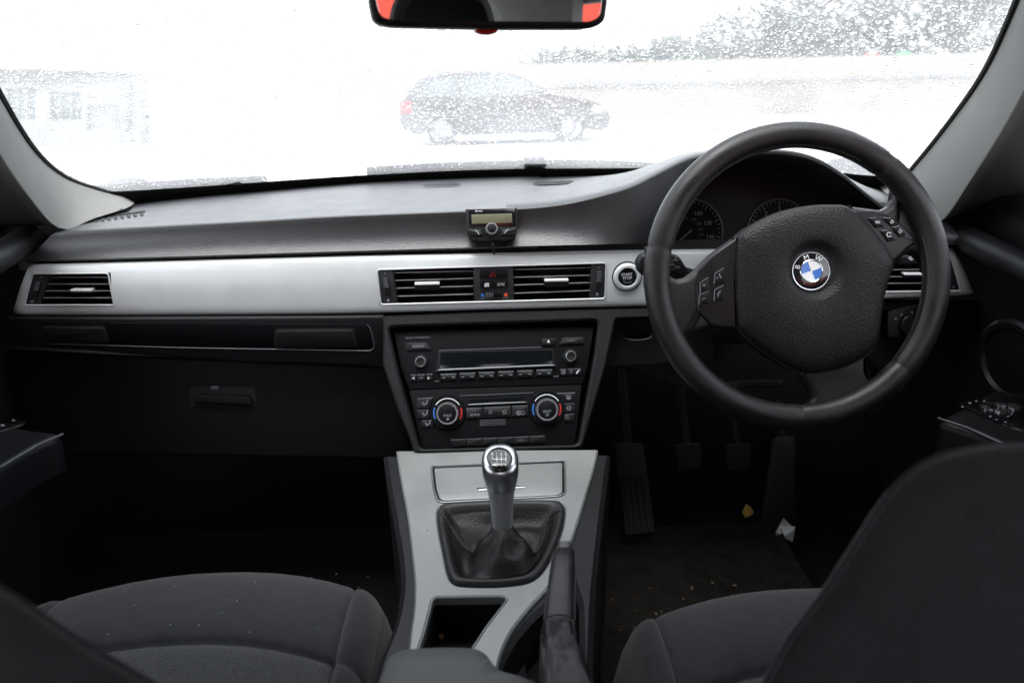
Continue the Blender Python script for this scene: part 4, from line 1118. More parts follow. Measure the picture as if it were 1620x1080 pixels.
def gait_h(q):
    """height of the leather: a skirt hanging forward off the lever, slack folds round it"""
    d = V((q[0] - c2[0], q[1] - c2[1])); r_ = d.length; a = math.atan2(d.x, -d.y)      # a = 0 towards the seats
    e = V((q[0] - cen[0], q[1] - cen[1])); ea = math.atan2(e.y, e.x)
    edge_r = min((abs((math.atan2(p[1] - cen[1], p[0] - cen[0]) - ea + math.pi) % (2 * math.pi) - math.pi), math.hypot(p[0] - cen[0], p[1] - cen[1])) for p in go)[1]
    f = e.length / edge_r
    rec = -.013 * smooth((.84 - f) / .25)
    front = max(0, math.cos(a * .9)) ** 1.3 if abs(a) < 1.7 else 0
    Rc = .031 + .050 * front
    t = max(0, r_ - .0125) / (Rc - .0125)
    skirt = (wB + .003 + .014) * max(0, 1 - t) ** (1.5 - .65 * front)
    w_ = rec + skirt * smooth((.84 - f) / .22)
    w_ += .005 * math.exp(-((a - 1.25) / .16) ** 2) * math.exp(-((r_ - .035) / .014) ** 2)
    w_ += .006 * math.exp(-((a + 1.15) / .18) ** 2) * math.exp(-((r_ - .034) / .015) ** 2)
    w_ += .0045 * math.sin(6 * a + 60 * r_) * math.exp(-((r_ - .032) / .012) ** 2)
    w_ += .0035 * math.sin(3 * a + 1.0 + 110 * r_) * smooth((.85 - f) / .2) * smooth((r_ - .02) / .01)
    return w_
vs_, fs_ = [], []
gr = [.80, .74, .68, .62, .56, .50, .44, .38, .33, .28, .24, .20, .16, .13]
for k, s in enumerate(gr):
    mixc = smooth((.80 - s) / .55)
    for p_ in go:
        d = V((p_[0] - cen[0], p_[1] - cen[1])); L_ = d.length
        rr = s * L_ * (1 - mixc) + (s * .085) * mixc
        q = (cen[0] + (c2[0] - cen[0]) * mixc + d.x / L_ * rr, cen[1] + (c2[1] - cen[1]) * mixc + d.y / L_ * rr)
        vs_.append(PKo.P(q, gait_h(q)))
for r_ in range(len(gr) - 1):
    for i in range(N):
        j = (i + 1) % N; fs_.append((r_ * N + i, r_ * N + j, (r_ + 1) * N + j, (r_ + 1) * N + i))
go_ = mesh_obj('gaiter', vs_, fs_, M_gait, gl_, sharp=0)
SG = Surf([o for o in gl_.children if o.name.startswith('gaiter')]); SG.out = V((0, -.3, .95))
for pts in ([(699, 812), (712, 832), (728, 857), (742, 872), (752, 876)], [(889, 806), (870, 815), (862, 832), (858, 856), (850, 872), (838, 876)]):
    P_ = resample([SG.px(x, y, .0006) for x, y in (q[:2] for q in spline(pts, 6))], 40)
    tube('gaiter_seam', P_, .0009, M_void, gl_, n=5)
    for k in range(0, 38, 2): tube('stitch', [P_[k] + V((.0016, 0, .0006)), P_[k + 1] + V((.0016, 0, .0006))], .0005, M_stitch, gl_, n=4, cap=False)
def sect(c, hw, hd, ax, ay, n=28, e=2.6):
    o = []
    for k in range(n):
        a = 2 * math.pi * k / n; ca, sa = math.cos(a), math.sin(a)
        o.append(c + ax * (hw * math.copysign(abs(ca) ** (2 / e), ca)) + ay * (hd * math.copysign(abs(sa) ** (2 / e), sa)))
    return o
X_, Y_ = V((1, 0, 0)), V((0, .97, .22))
def lev(px, py, Y, hpx, hd):
    c = at(px, py, Y); k = (c - CAM).dot(fw) / FPX
    return sect(c, hpx * k, hd, X_, Y_)
sh = [(795, 840, .862, 16.5, .0125), (795, 832, .862, 16.8, .0128), (794.5, 812, .864, 17.5, .013), (793.5, 790, .867, 18.8, .014), (793, 775, .869, 21, .016), (792.5, 764, .871, 24, .0175)]
hd_ = [(792.5, 766, .871, 24, .0176), (792.2, 757, .872, 26.5, .019), (791.8, 746, .873, 28.6, .0215), (791.5, 734, .874, 29.2, .023), (791.3, 727, .876, 28.8, .0235), (791, 721, .878, 26.5, .022), (790.8, 716.5, .880, 22, .018), (790.6, 714, .882, 15, .012), (790.5, 713, .883, 7, .005), (790.5, 712.8, .8832, .3, .0003)]
M_shaft = mat('dark satin lever', (.42, .43, .44), .36, metal=.7)
loft('lever_shaft', [lev(*p) for p in sh], M_shaft, gl_, closed_u=True, sharp=0)
o_ = loft('knob', [lev(*p) for p in hd_], M_satin, gl_, closed_u=True, sharp=0)
def q7(x, y): return (740 + x / 6.75, 690 + y / 6.75)
PKn = Surf([o_]); PKn.out = V((0, -.8, .6))        # the glossy inlay follows the knob's own curve
dsc = [q[:2] for q in spline([q7(*p) for p in ((338, 118), (420, 142), (466, 205), (470, 260), (440, 335), (395, 370), (340, 376), (290, 370), (242, 328), (210, 250), (210, 200), (258, 142))], 4, closed=True)]
cxy = q7(340, 245)
vs_, fs_ = [], []
nd = len(dsc)
for s in (1.04, 1.0, .75, .5, .25, .05):
    vs_ += [PKn.px(cxy[0] + (x - cxy[0]) * s, cxy[1] + (y - cxy[1]) * s, .0002 if s > 1 else .0016) for x, y in dsc]
for q in range(5):
    for k in range(nd): fs_.append((q * nd + k, q * nd + (k + 1) % nd, (q + 1) * nd + (k + 1) % nd, (q + 1) * nd + k))
fs_.append(tuple(range(5 * nd, 6 * nd)))
mesh_obj('pattern_disc', vs_, fs_, M_enblack, gl_, sharp=0)
for s, x, y in (('R', 262, 190), ('1', 310, 190), ('3', 358, 190), ('5', 406, 190), ('2', 310, 302), ('4', 358, 302), ('6', 405, 302)): text('numeral', PKn, s, *q7(x, y), 4.6, M_white, gl_, off=.0028)
mark('shift_lines', PKn, [[q7(263, 214), q7(263, 246), q7(409, 246)], [q7(311, 214), q7(311, 272)], [q7(359, 214), q7(359, 272)], [q7(408, 214), q7(408, 272)]], 1.0, M_white, gl_, off=.0028)

# ------------------------------------------------------------------ handbrake
hbk = thing('handbrake', atz(885, 1080, .54), 'black leather handbrake lever with stitched gaiter right of the console panel', 'handbrake')
def hb_sec(px, py, z, hpx, hz, e=4.0):
    c = atz(px, py, z); k = (c - CAM).dot(fw) / FPX
    return sect(c, hpx * k, hz, X_, V((0, .1, .99)), e=e, n=32)
loft('release_button', [hb_sec(893.5, 868.5, .634, 9, .008), hb_sec(893.5, 869, .634, 11.2, .0105), hb_sec(893.5, 892, .632, 12, .0115)], mat('dark satin button', (.05, .05, .052), .35), hbk, closed_u=True)
mesh_obj('release_button_end', hb_sec(893.5, 868.5, .634, 9, .008), [tuple(range(32))], bpy.data.materials['dark satin button'], hbk)
grip = [(893, 885.5, .632, 13, .012), (893, 886.5, .632, 16.5, .0155), (892.5, 890, .632, 18.5, .0185), (891, 910, .631, 21, .0205), (888.5, 945, .628, 23, .0225), (886, 980, .624, 24.8, .0235), (884.5, 1012, .620, 26, .024), (884, 1030, .617, 26.5, .024)]
loft('grip', [hb_sec(*g, e=3.4) for g in grip], M_leather, hbk, closed_u=True, sharp=0)
g_end = atz(884, 1030, .617)
kk = (g_end - CAM).dot(fw) / FPX
bl = [hb_sec(884.5, 1011, .620, 26, .0235, e=3.0), hb_sec(884.5, 1012, .620, 28.5, .0262, e=3.0), hb_sec(884.5, 1017, .619, 29.5, .0275, e=3.0)]
for r_, (dy, z, hw_, hz) in enumerate(((0, .610, .0175, .033), (-.012, .606, .0195, .035), (-.026, .598, .022, .042), (-.042, .594, .0235, .044), (-.06, .584, .026, .052), (-.09, .575, .029, .058), (-.14, .565, .032, .06))):
    c_ = V((g_end.x + .001 * r_, g_end.y + dy, z))
    bl.append([q + V((0, 0, .005 * math.sin(k * .8 + r_ * 2.1) + .003 * math.sin(k * 1.9 + r_))) for k, q in enumerate(sect(c_, hw_, hz, X_, V((0, .25, .97)), e=3.0, n=32))])
hg = loft('gaiter', bl, M_leather, hbk, closed_u=True, sharp=0)
SH = Surf([hg]); SH.out = V((0, -.4, .9))
for pts in ([(861, 1016), (858, 1035), (853, 1056), (848, 1084)], [(855, 1018), (850, 1040), (844, 1060), (838, 1086)]):
    P_ = resample([SH.px(x, y, .0004) for x, y in (q[:2] for q in spline(pts, 5))], 24)
    for k in range(0, 23, 2): tube('stitch', [P_[k], P_[k + 1]], .0007, M_stitch, hbk, n=4, cap=False)
tube('grip_end_seam', [q + V((0, 0, .0003)) for q in hb_sec(884.5, 1010.5, .620, 27.5, .0250, e=3.0)], .0012, M_void, hbk, closed=True, n=5)
for sx in (-1, 1):
    for k in range(26):
        q = k / 26; py = 893 + q * 116
        i = max(j for j in range(len(grip)) if grip[j][1] <= py); i = min(i, len(grip) - 2)
        tq = (py - grip[i][1]) / (grip[i + 1][1] - grip[i][1])
        g = [a + (b - a) * tq for a, b in zip(grip[i], grip[i + 1])]
        c0 = atz(g[0], g[1], g[2]); kk = (c0 - CAM).dot(fw) / FPX
        p0 = c0 + V((sx * g[3] * kk * .93, 0, g[4] * .72))
        tube('stitch', [p0, p0 + V((0, -.0025, 0))], .0006, M_stitch, hbk, n=4, cap=False)

# ================================================================== seats
def cushion(name, cx, hw, yf, ztop, label, mirror=1):
    s_ = thing('front_seat', (cx, yf - .3, .30), label, 'seat', 'front seats')
    prof_ = [(.030, -.16), (.022, -.10), (.012, -.06), (.0, -.034), (-.018, -.014), (-.045, -.003), (-.085, .0), (-.125, -.002), (-.150, -.007), (-.160, -.013), (-.170, -.010), (-.2, -.010), (-.26, -.014), (-.34, -.02), (-.44, -.03), (-.56, -.03)]
    prof_ = [q for q in spline(prof_, 3)]
    U = [-1.0, -.985, -.955, -.91, -.86, -.82, -.79, -.765, -.755, -.745, -.735, -.71, -.6, -.45, -.3, -.15, 0]
    U = U + [-u for u in reversed(U[:-1])]
    def pt(u, k):
        dy, dz = prof_[k]
        a = abs(u)
        y = yf + dy - .085 * a ** 2.2
        roll = max(0, (a - .72) / .28)
        z = ztop + dz * (1 - .1 * a) + .012 * math.sin(min(1, max(0, (a - .74) / .2)) * math.pi / 2) - .13 * roll ** 3.2
        z -= .006 * math.exp(-((a - .75) / .012) ** 2)               # seam groove
        z -= .006 * (1 - (u / .75) ** 2 if a < .75 else 0) * (-.6)
        if a < .75: z += .0 if k < 27 else -.004
        return V((cx + u * hw, y, z))
    K = len(prof_)
    kseam = 28
    G = [[pt(u, k) for u in U] for k in range(K)]
    def part(nm, k0, k1, i0, i1, m):
        rows_ = [G[k][i0:i1 + 1] for k in range(k0, k1 + 1)]
        return loft(nm, rows_, m, s_, sharp=0)
    iL, iR = U.index(-.755), U.index(.755)
    part('bolster', 0, K - 1, 0, iL, M_fab); part('bolster', 0, K - 1, iR, len(U) - 1, M_fab)
    part('front_panel', 0, kseam, iL, iR, M_fab)
    part('woven_insert', kseam, K - 1, iL, iR, M_ins)
    for i in (iL, iR): tube('piping', [G[k][i] + V((0, 0, -.001)) for k in range(4, K)], .0013, M_rubber, s_, n=6)
    tube('piping', [G[kseam][i] + V((0, 0, -.0005)) for i in range(iL, iR + 1)], .0013, M_rubber, s_, n=6)
    i_st = 3 if mirror < 0 else len(U) - 4
    P = resample([G[k][i_st] for k in range(5, K)], 90)
    for k in range(0, 88, 2): tube('stitch', [P[k] + V((0, 0, .0004)), P[k + 1] + V((0, 0, .0004))], .0006, M_stitch, s_, n=4, cap=False)
    box('base', (cx - hw * .9, yf - .55, .28), (cx + hw * .9, yf - .03, ztop - .10), M_plast, s_, bev=.02)
    return s_
seatL = cushion('p', -.385, .252, .962, .512, 'passenger seat with charcoal cushion and woven insert, bottom left', 1)
seatR = cushion('d', .385, .262, .905, .492, "driver's seat, its dark backrest filling the bottom right corner", -1)
def backrest(seat, P, left_px, cx, m):
    l = [P.hit(*p) for p in left_px]
    c = (cx - P.o.x)
    sg = 1 if l[0][0] > c else -1
    low = P.o.z
    l = [(c + sg * .22, -.46), (c + sg * .245, -.36)] + l
    full = l + [(2 * c - a, b) for a, b in reversed(l)]
    full = [q[:2] for q in spline(full, 3, closed=True)]
    cc_ = (c, -.26)
    puff('backrest', P, full, [(.52, -.15), (.66, -.10), (.80, -.06), (.92, -.028), (.97, -.012), (.985, -.004), (.965, .0), (.88, -.002), (.5, -.006), (.1, -.008)], m, seat, c=cc_)
    tube('backrest_seam', [P.P((cc_[0] + (p[0] - cc_[0]) * .975, cc_[1] + (p[1] - cc_[1]) * .975), -.001) for p in full], .0014, m, seat, closed=True, n=6)
M_back = mat('dark seat back cloth', (.018, .019, .021), .95, spec=.2, bump=('noise', 500, .6, .002), var=.2, vscale=50, sheen=.25)
PBk = Plane(at(1400, 800, .43), (0, -.97, .24))
backrest(seatR, PBk, [(1100, 1230), (1145, 1150), (1200, 1078), (1240, 1005), (1300, 925), (1350, 848), (1395, 778), (1425, 744), (1462, 718), (1505, 702), (1560, 692), (1640, 688)], .385, M_back)
PBl = Plane(at(120, 980, .36), (0, -.95, .32))
backrest(seatL, PBl, [(350, 1200), (310, 1130), (268, 1084), (200, 1042), (130, 1000), (60, 952), (0, 914), (-60, 880), (-130, 852), (-200, 835)], -.385, M_back)
# lint on the passenger cushion
vs_, fs_ = [], []
SUs = Surf([o for o in seatL.children if o.name.startswith(('front_panel', 'woven_insert', 'bolster'))])
for x, y in [(181, 921.5), (257, 949), (125, 963), (157, 979.5), (171, 1003.5), (285, 1049.5), (504, 992), (213, 958), (430, 950), (352, 970)] + [(random.uniform(150, 540), random.uniform(915, 1005)) for _ in range(14)]:
    s = random.uniform(.25, .8); b = len(vs_)
    p = SUs.px(x, y, .0012); a = random.uniform(0, 6)
    for k in range(4): vs_.append(p + V((.0011 * s * math.cos(a + k * 1.57), .0016 * s * math.sin(a + k * 1.57), .0003)))
    vs_.append(p + V((0, 0, .0012 * s)))
    for k in range(4): fs_.append((b + k, b + (k + 1) % 4, b + 4))
tag(mesh_obj('lint', vs_, fs_, mat('pale lint', (.4, .4, .38), .9), None), 'pale specks of lint on the passenger cushion', 'lint', kind='stuff')

vs_, fs_ = [], []
for x, y in [(659, 763), (664, 778), (672, 884), (676, 822), (668, 905), (660, 845), (824, 930), (846, 939), (878, 912), (905, 742), (920, 770), (676, 842), (765, 938), (668, 960)]:
    s = random.uniform(.4, 1.0); b = len(vs_); p_ = PKo.px(x, y, .0032); a = random.uniform(0, 6)
    for k in range(4): vs_.append(p_ + V((.0011 * s * math.cos(a + k * 1.57), .0015 * s * math.sin(a + k * 1.57), 0)))
    vs_.append(p_ + V((0, 0, .0007 * s)))
    for k in range(4): fs_.append((b + k, b + (k + 1) % 4, b + 4))
tag(mesh_obj('specks', vs_, fs_, mat('dark grit', (.05, .045, .04), .9), None), 'tiny dark specks of dirt on the silver console panel', 'dirt', kind='stuff')

# ================================================================== doors
def door(sgn, label, ridge, arm, sw_pts):
    d_ = thing('front_door', (sgn * .78, .6, .35), label, 'door', 'front doors')
    ys = [1.80, 1.4, 1.25, 1.1, .95, .8, .6, .3, 0, -.4, -.9]
    zs = [(.21, .82), (.45, .80), (.60, .785), (.72, .775), (.80, .765), (.86, .755), (.90, .745), (.925, .745), (.945, .76), (.95, .80)]
    rows_ = []
    for z, x in zs:
        rows_.append([V((sgn * (x - .018 * max(0, min(1, (1.25 - y) / .3)) * (1 if .55 < z < .93 else .4)), y, z)) for y in ys])
    loft('panel', rows_, M_plast, d_, sharp=0)
    # soft ridge along the top of the panel
    P = [V(p) for p in spline(ridge, 6)]
    tube('top_ridge', P, [.020] * len(P), M_plast, d_, n=14)
    # armrest with the switch panel
    pl = Plane((0, 0, arm[0]), (0, 0, 1))
    ao_ = [(p.x, p.y) for p in [atz(x, y, arm[0]) if isinstance(x, (int, float)) else x for x, y in arm[1]]] + [(sgn * .79, arm[2]), (sgn * .79, arm[3])]
    slab2('armrest', pl, rounded(ao_, .02), -.055, 0, M_btn, d_, bev=.012, steps=4)  # coloured darker than the door panel to imitate the shade on it
    sp = slab2('switch_plate', pl, rounded([pl.hit(*p) for p in sw_pts], .01), 0, .003, M_enblack, d_, bev=.001)
    return d_, pl, sp
dr, plr, spr = door(1, "driver's door with armrest switches and round speaker, right edge", [tuple(at(1512, 372, 1.24)), tuple(at(1530, 378, 1.18)), tuple(at(1580, 404, 1.09)), tuple(at(1640, 432, 1.02)), (.70, .8, .86), (.70, .2, .86), (.70, -.8, .86)],
                (.675, [(1478, 664), (1530, 678), (1588, 704), (1640, 728)], .55, 1.12), [(1512, 640), (1545, 634), (1640, 655), (1640, 690), (1590, 676)])
for x, y in ((1560, 651), (1581, 645), (1582, 656), (1604, 651), (1603, 647)):
    c_ = plr.hit(x, y)
    slab2('window_switch', plr, rounded([(c_[0] - .006, c_[1] - .006), (c_[0] + .006, c_[1] - .006), (c_[0] + .006, c_[1] + .006), (c_[0] - .006, c_[1] + .006)], .002), .002, .007, M_satin, dr, bev=.002)
for k, (x, y) in enumerate(((1522, 647), (1534, 641), (1544, 638), (1556, 638), (1566, 662), (1576, 667), (1590, 671), (1594, 662))):
    fills('switch_mark', plr, [arc(x, y, 2.4, 0, 300, 6, sy=.5)], M_grey, dr, off=.0036)
tube('armrest_edge', [plr.px(x, y, .0) for x, y in ((1484, 661), (1530, 676), (1588, 702))], .0015, M_dim, dr, n=6)
# round speaker in the driver's door
Pd = Plane((.742, 1.10, .72), (-1, -.10, .0), V((0, -1, 0)))
c_ = Pd.hit(1604, 572)
vs_, fs_ = [], []
n_ = 40
for r_, w_ in ((.062, -.01), (.062, .005), (.057, .009), (.050, .009), (.046, .004), (.02, .007), (.002, .008)):
    vs_ += [Pd.P((c_[0] + r_ * 1.15 * math.cos(2 * math.pi * k / n_), c_[1] + r_ * math.sin(2 * math.pi * k / n_)), w_) for k in range(n_)]
for q in range(6):
    for k in range(n_): fs_.append((q * n_ + k, q * n_ + (k + 1) % n_, (q + 1) * n_ + (k + 1) % n_, (q + 1) * n_ + k))
mesh_obj('speaker_grille', vs_, fs_, M_btn, dr)
dl, pll, spl = door(-1, 'passenger door edge with armrest in shadow, left edge', [tuple(at(48, 376, 1.24)), tuple(at(28, 388, 1.18)), tuple(at(-10, 410, 1.09)), tuple(at(-70, 440, 1.0)), (-.70, .8, .86), (-.70, .2, .86), (-.70, -.8, .86)],
                (.665, [(104, 684), (60, 702), (0, 738), (-40, 765)], .5, 1.12), [(2, 668), (36, 664), (44, 672), (-20, 690), (-40, 684)])
fills('switch_mark', pll, [arc(5, 676, 4, 0, 300, 6, sy=.5), arc(22, 668, 3, 0, 300, 6, sy=.5)], M_grey, dl, off=.0036)
tube('armrest_edge', [pll.px(x, y, .0) for x, y in ((100, 686), (60, 703), (0, 739))], .0015, M_dim, dl, n=6)

# ================================================================== footwells
fl = box('cabin_floor', (-.95, -1.0, .20), (.95, 1.75, .26), M_carpet); tag(fl, kind='structure')
fw_ = mesh_obj('bulkhead', [(-.95, 1.45, .25), (.95, 1.45, .25), (.95, 1.72, .55), (-.95, 1.72, .55), (.95, 1.74, .915), (-.95, 1.74, .915)], [(0, 1, 2, 3), (3, 2, 4, 5)], M_carpet, None); tag(fw_, kind='structure')
mt = mesh_obj('floor_mat', [], [], M_mat)
bpy.data.objects.remove(mt)
vs_, fs_ = [], []
for j in range(25):
    for i in range(25):
        vs_.append(V((.14 + .40 * i / 24, .75 + .62 * j / 24, .268 + .006 * rng.random() + .02 * max(0, (j - 18) / 6))))
for j in range(24):
    for i in range(24):
        a = j * 25 + i; fs_.append((a, a + 1, a + 26, a + 25))
tag(mesh_obj('floor_mat', vs_, fs_, M_mat, None), "dirty brown floor mat in the driver's footwell", 'floor mat')
def pedal(name, pxs, Y, n, label, m, ribs=0):
    p = Plane(at(sum(q[0] for q in pxs) / len(pxs), sum(q[1] for q in pxs) / len(pxs), Y), n)
    t_ = thing(name, p.px(pxs[0][0], pxs[0][1], -.02), label, 'pedal', 'pedals')
    slab('pad', p, pxs, -.015, 0, m, t_, bev=.003, rnd=6)
    a, b, c, d = [V(q) for q in pxs]
    for k in range(ribs):
        q = (k + 1) / (ribs + 1)
        tube('rib', [p.px(*a.lerp(b, q).lerp(d.lerp(c, q), .35), .001), p.px(*a.lerp(b, q).lerp(d.lerp(c, q), .97), .001)], .003, m, t_, n=6)
    tube('arm', [p.px(*(a + b) / 2, -.012), p.px(*(a + b) / 2, -.012) + V((0, .12, .16))], .008, M_rubber, t_)
pedal('foot_rest', [(972, 700), (1018, 700), (1036, 842), (990, 846)], 1.36, (0, -.8, .6), 'ribbed foot rest left of the pedals', M_pedal, 4)
pedal('clutch_pedal', [(1067, 702), (1110, 700), (1110, 740), (1072, 744)], 1.40, (0, -.85, .5), 'worn clutch pedal, left of the two small pedals', M_pedal, 0)
pedal('brake_pedal', [(1148, 702), (1190, 701), (1188, 742), (1152, 744)], 1.40, (0, -.85, .5), 'worn brake pedal, right of the two small pedals', M_pedal, 0)
pedal('accelerator_pedal', [(1226, 690), (1260, 690), (1258, 842), (1204, 846)], 1.43, (0, -.8, .6), 'tall accelerator pedal above the white paper scrap', M_pedal, 0)
# scrap of paper, leaf, dirt
P0 = [atz(x, y, .275) for x, y in ((1224, 848), (1232, 842), (1238, 837), (1252, 836), (1257, 844), (1254, 857), (1242, 851), (1228, 853))]
tag(mesh_obj('paper_scrap', [p + V((0, 0, .010 * (i % 3) + .006)) for i, p in enumerate(P0)] + [p for p in P0], [tuple(range(8))] + [(i, (i + 1) % 8, 8 + (i + 1) % 8, 8 + i) for i in range(8)], M_paper, None, smooth=False), "crumpled white paper scrap in the driver's footwell", 'paper')
P0 = [atz(x, y, .275) for x, y in ((1174, 812), (1180, 803), (1188, 804), (1193, 812), (1188, 821), (1179, 820))]
tag(mesh_obj('fallen_leaf', [p + V((0, 0, (.010 if i in (1, 4) else .003))) for i, p in enumerate(P0)], [(0, 1, 4, 5), (1, 2, 3, 4)], M_leaf, None, smooth=False), 'small yellow leaf on the mat near the accelerator', 'leaf')
vs_, fs_ = [], []
for _ in range(340):
    if random.random() < .7: p = V((random.uniform(.18, .5), random.uniform(.78, 1.2), .276))
    else: p = V((random.uniform(-.5, -.18), random.uniform(.9, 1.3), .264))
    s = random.uniform(.0006, .0042) * random.random() ** 1.6; b = len(vs_)
    a = random.uniform(0, 6)
    for k in range(5): vs_.append(p + V((s * random.uniform(.4, 1.6) * math.cos(a + k * 1.257), s * random.uniform(.4, 1.6) * math.sin(a + k * 1.257), 0)))
    vs_.append(p + V((0, 0, s)))
    for k in range(5): fs_.append((b + k, b + (k + 1) % 5, b + 5))
tag(mesh_obj('dirt', vs_, fs_, mat('pale grit', (.20, .17, .13), .9, var=.8, vscale=200), None), 'scattered grit and crumbs on the footwell floor', 'dirt', kind='stuff')

# ================================================================== the rest of the cabin (it shades and lights the view)
hd = loft('roof_lining', [[V((x, y, 1.325 + .045 * math.cos(x * 2.0) - .05 * max(0, (y - .3)) ** 1.2)) for x in (-.62, -.5, -.3, 0, .3, .5, .62)] for y in (.80, .6, .3, 0, -.4, -.8, -1.0)], M_lining); tag(hd, kind='structure')
for sgn, lab in ((1, "grey rail above the driver's side windows"), (-1, 'grey rail above the passenger side windows')):
    rr = loft('roof_rail', [[V((sgn * x, y, z)) for x, z in ((.58, 1.352), (.64, 1.33), (.68, 1.29), (.70, 1.25), (.74, 1.25))] for y in (.82, .4, 0, -.5, -1.05)], M_pillar); tag(rr, kind='structure')
for sgn in (1, -1):
    side = "driver's" if sgn > 0 else 'passenger'
    for nm, pts, lab in (('door_pillar', ((.775, .20, .95), (.775, .32, .95), (.70, .26, 1.27), (.70, .16, 1.27)), 'pale pillar behind the %s door' % side), ('rear_pillar', ((.70, -.62, .92), (.66, -1.15, .92), (.56, -.95, 1.32), (.66, -.50, 1.30)), 'pale rear pillar on the %s side' % side)):
        v_ = [V((sgn * a, b, c)) for a, b, c in pts]
        o_ = mesh_obj(nm, v_ + [q + V((sgn * .03, 0, 0)) for q in v_], [(0, 1, 2, 3), (4, 5, 6, 7), (0, 1, 5, 4), (1, 2, 6, 5), (2, 3, 7, 6), (3, 0, 4, 7)], M_pillar, None, smooth=False)
        tag(o_, lab, 'pillar')
    o_ = mesh_obj('rear_door', [V((sgn * .77, y, z)) for y, z in ((.3, .26), (-1.0, .26), (-1.0, .95), (.3, .95))], [(0, 1, 2, 3)], M_plast, None); tag(o_, 'dark rear door panel on the %s side' % side, 'door')
rs = thing('rear_bench', (0, -.5, .3), 'dark rear bench behind the camera', 'seat')
box('backrest', (-.66, -.62, .40), (.66, -.48, .96), M_fab, rs, bev=.04)
box('cushion', (-.66, -.48, .30), (.66, .02, .52), M_fab, rs, bev=.04)
box('parcel_shelf', (-.70, -1.15, .90), (.70, -.62, .93), M_fab, rs, bev=.01)
box('boot_bulkhead', (-.74, -1.18, .26), (.74, -1.15, .93), M_plast, rs, bev=.01)
for x in (-.33, .33):
    puff('headrest', Plane((x - .01 * (x > 0), -.55, 1.15), (0, -1, 0)), rounded([(-.18, -.16), (.18, -.16), (.11, .15), (-.11, .15)], .08, 6), [(.85, -.05), (1, -.03), (1, .03), (.85, .05)], M_fab, rs)
#@@PART5
# ================================================================== outdoors
g = mesh_obj('ground', [(-300, -300, 0), (300, -300, 0), (300, 600, 0), (-300, 600, 0)], [(0, 1, 2, 3)], M_ground, None, smooth=False); tag(g, kind='structure')
rw = box('red_wall', (-2, -9.2, 0), (11, -9.0, 3.2), M_redwall, None, bev=.02); tag(rw, 'red painted wall behind the car, seen in the mirror', 'wall')
# boundary wall with a dark rail
WY = 26.0
bw = thing('boundary_wall', (5, WY, 0), 'long pale beige wall across the yard behind the parked car', 'wall')
xL, xR = at(520, 150, WY).x, at(1900, 130, WY).x
box('wall_panel', (xL, WY, 0), (xR, WY + .25, 1.72), M_wall, bw, bev=.02)
box('rail', (at(860, 140, WY).x, WY - .06, 1.02), (xR, WY - .005, 1.14), M_dark, bw, bev=.01)
# low outbuilding on the left
BY = 19.5
ob = thing('outbuilding', at(100, 210, BY), 'low pale outbuilding with doorway at the far left', 'building')
ob.location.z = 0
x0, x1 = at(-120, 200, BY).x, at(222, 200, BY).x
zt = at(100, 112, BY).z
def bpx(x, y): return at(x, y, BY)
PO = Plane((0, BY, 0), (0, -1, 0))
plate('wall', PO, [PO.hit(-120, 108), PO.hit(218, 116), (x1, 0.0), (x0, 0.0)], [[PO.hit(*p) for p in ((78, 146), (128, 145), (128, 190), (78, 190))], [PO.hit(*p) for p in ((138, 168), (186, 166), (186, 206), (138, 207))], [PO.hit(*p) for p in ((10, 140), (56, 140), (56, 190), (10, 190))]], -.5, 0, M_shed, ob, bev=.01)
for pts in (((78, 146), (128, 145), (128, 190), (78, 190)), ((10, 140), (56, 140), (56, 190), (10, 190))):
    w_ = slab('window', PO, pts, -.12, -.08, M_carglass, ob)
    for q in (.33, .66): slab('window_bar', PO, [(pts[0][0] + (pts[1][0] - pts[0][0]) * q - 1, pts[0][1]), (pts[0][0] + (pts[1][0] - pts[0][0]) * q + 1, pts[0][1]), (pts[0][0] + (pts[1][0] - pts[0][0]) * q + 1, pts[2][1]), (pts[0][0] + (pts[1][0] - pts[0][0]) * q - 1, pts[2][1])], -.09, -.04, M_shed, ob)
slab('door', PO, ((138, 168), (186, 166), (186, 207), (138, 208)), -.12, -.06, M_shed, ob)
slab('gutter', PO, ((-120, 122), (218, 127), (218, 131), (-120, 126)), 0, .12, M_dark, ob, bev=.02)
slab('downpipe', PO, ((203, 128), (207, 128), (207, 208), (203, 208)), 0, .08, M_dark, ob, bev=.02)
slab('roof', PO, ((-124, 102), (222, 110), (222, 116), (-124, 108)), -.8, .25, M_shed, ob, bev=.03)

# ---------------------------------------------------------------- black hatchback parked side on
CY = 17.2
gz = 0.0
c0, c1 = at(640, 200, CY).x, at(955, 200, CY).x
L = c1 - c0
pc = thing('parked_car', ((c0 + c1) / 2, CY, 0), 'black hatchback parked side on across the yard', 'car')
SC = L / 4.2
def cpt(x, z): return (c0 + x * SC, z * SC * .94)
bodyp = [(.02, .42), (.0, .60), (.05, .86), (.16, 1.05), (.34, 1.28), (.60, 1.43), (1.1, 1.49), (1.7, 1.50), (2.2, 1.46), (2.55, 1.34), (2.95, 1.08), (3.15, .98), (3.6, .90), (3.95, .80), (4.12, .66), (4.2, .48), (4.18, .30), (4.05, .22)]
def arch(cx, r, n=10): return [(cx + r * math.cos(math.pi * k / n), .28 + r * math.sin(math.pi * k / n)) for k in range(n + 1)]
bottom = arch(3.42, .36) + arch(.82, .36)
prof_c = [p[:2] for p in spline(bodyp, 4)] + [(3.80, .22)] + bottom[:11] + [(3.04, .20), (1.20, .20)] + bottom[11:] + [(.40, .24), (.10, .30)]
PCar = Plane((0, CY - .85, 0), (0, -1, 0))
def tumble(z): return .16 * max(0, (z / SC - .95) / .55) ** 1.2
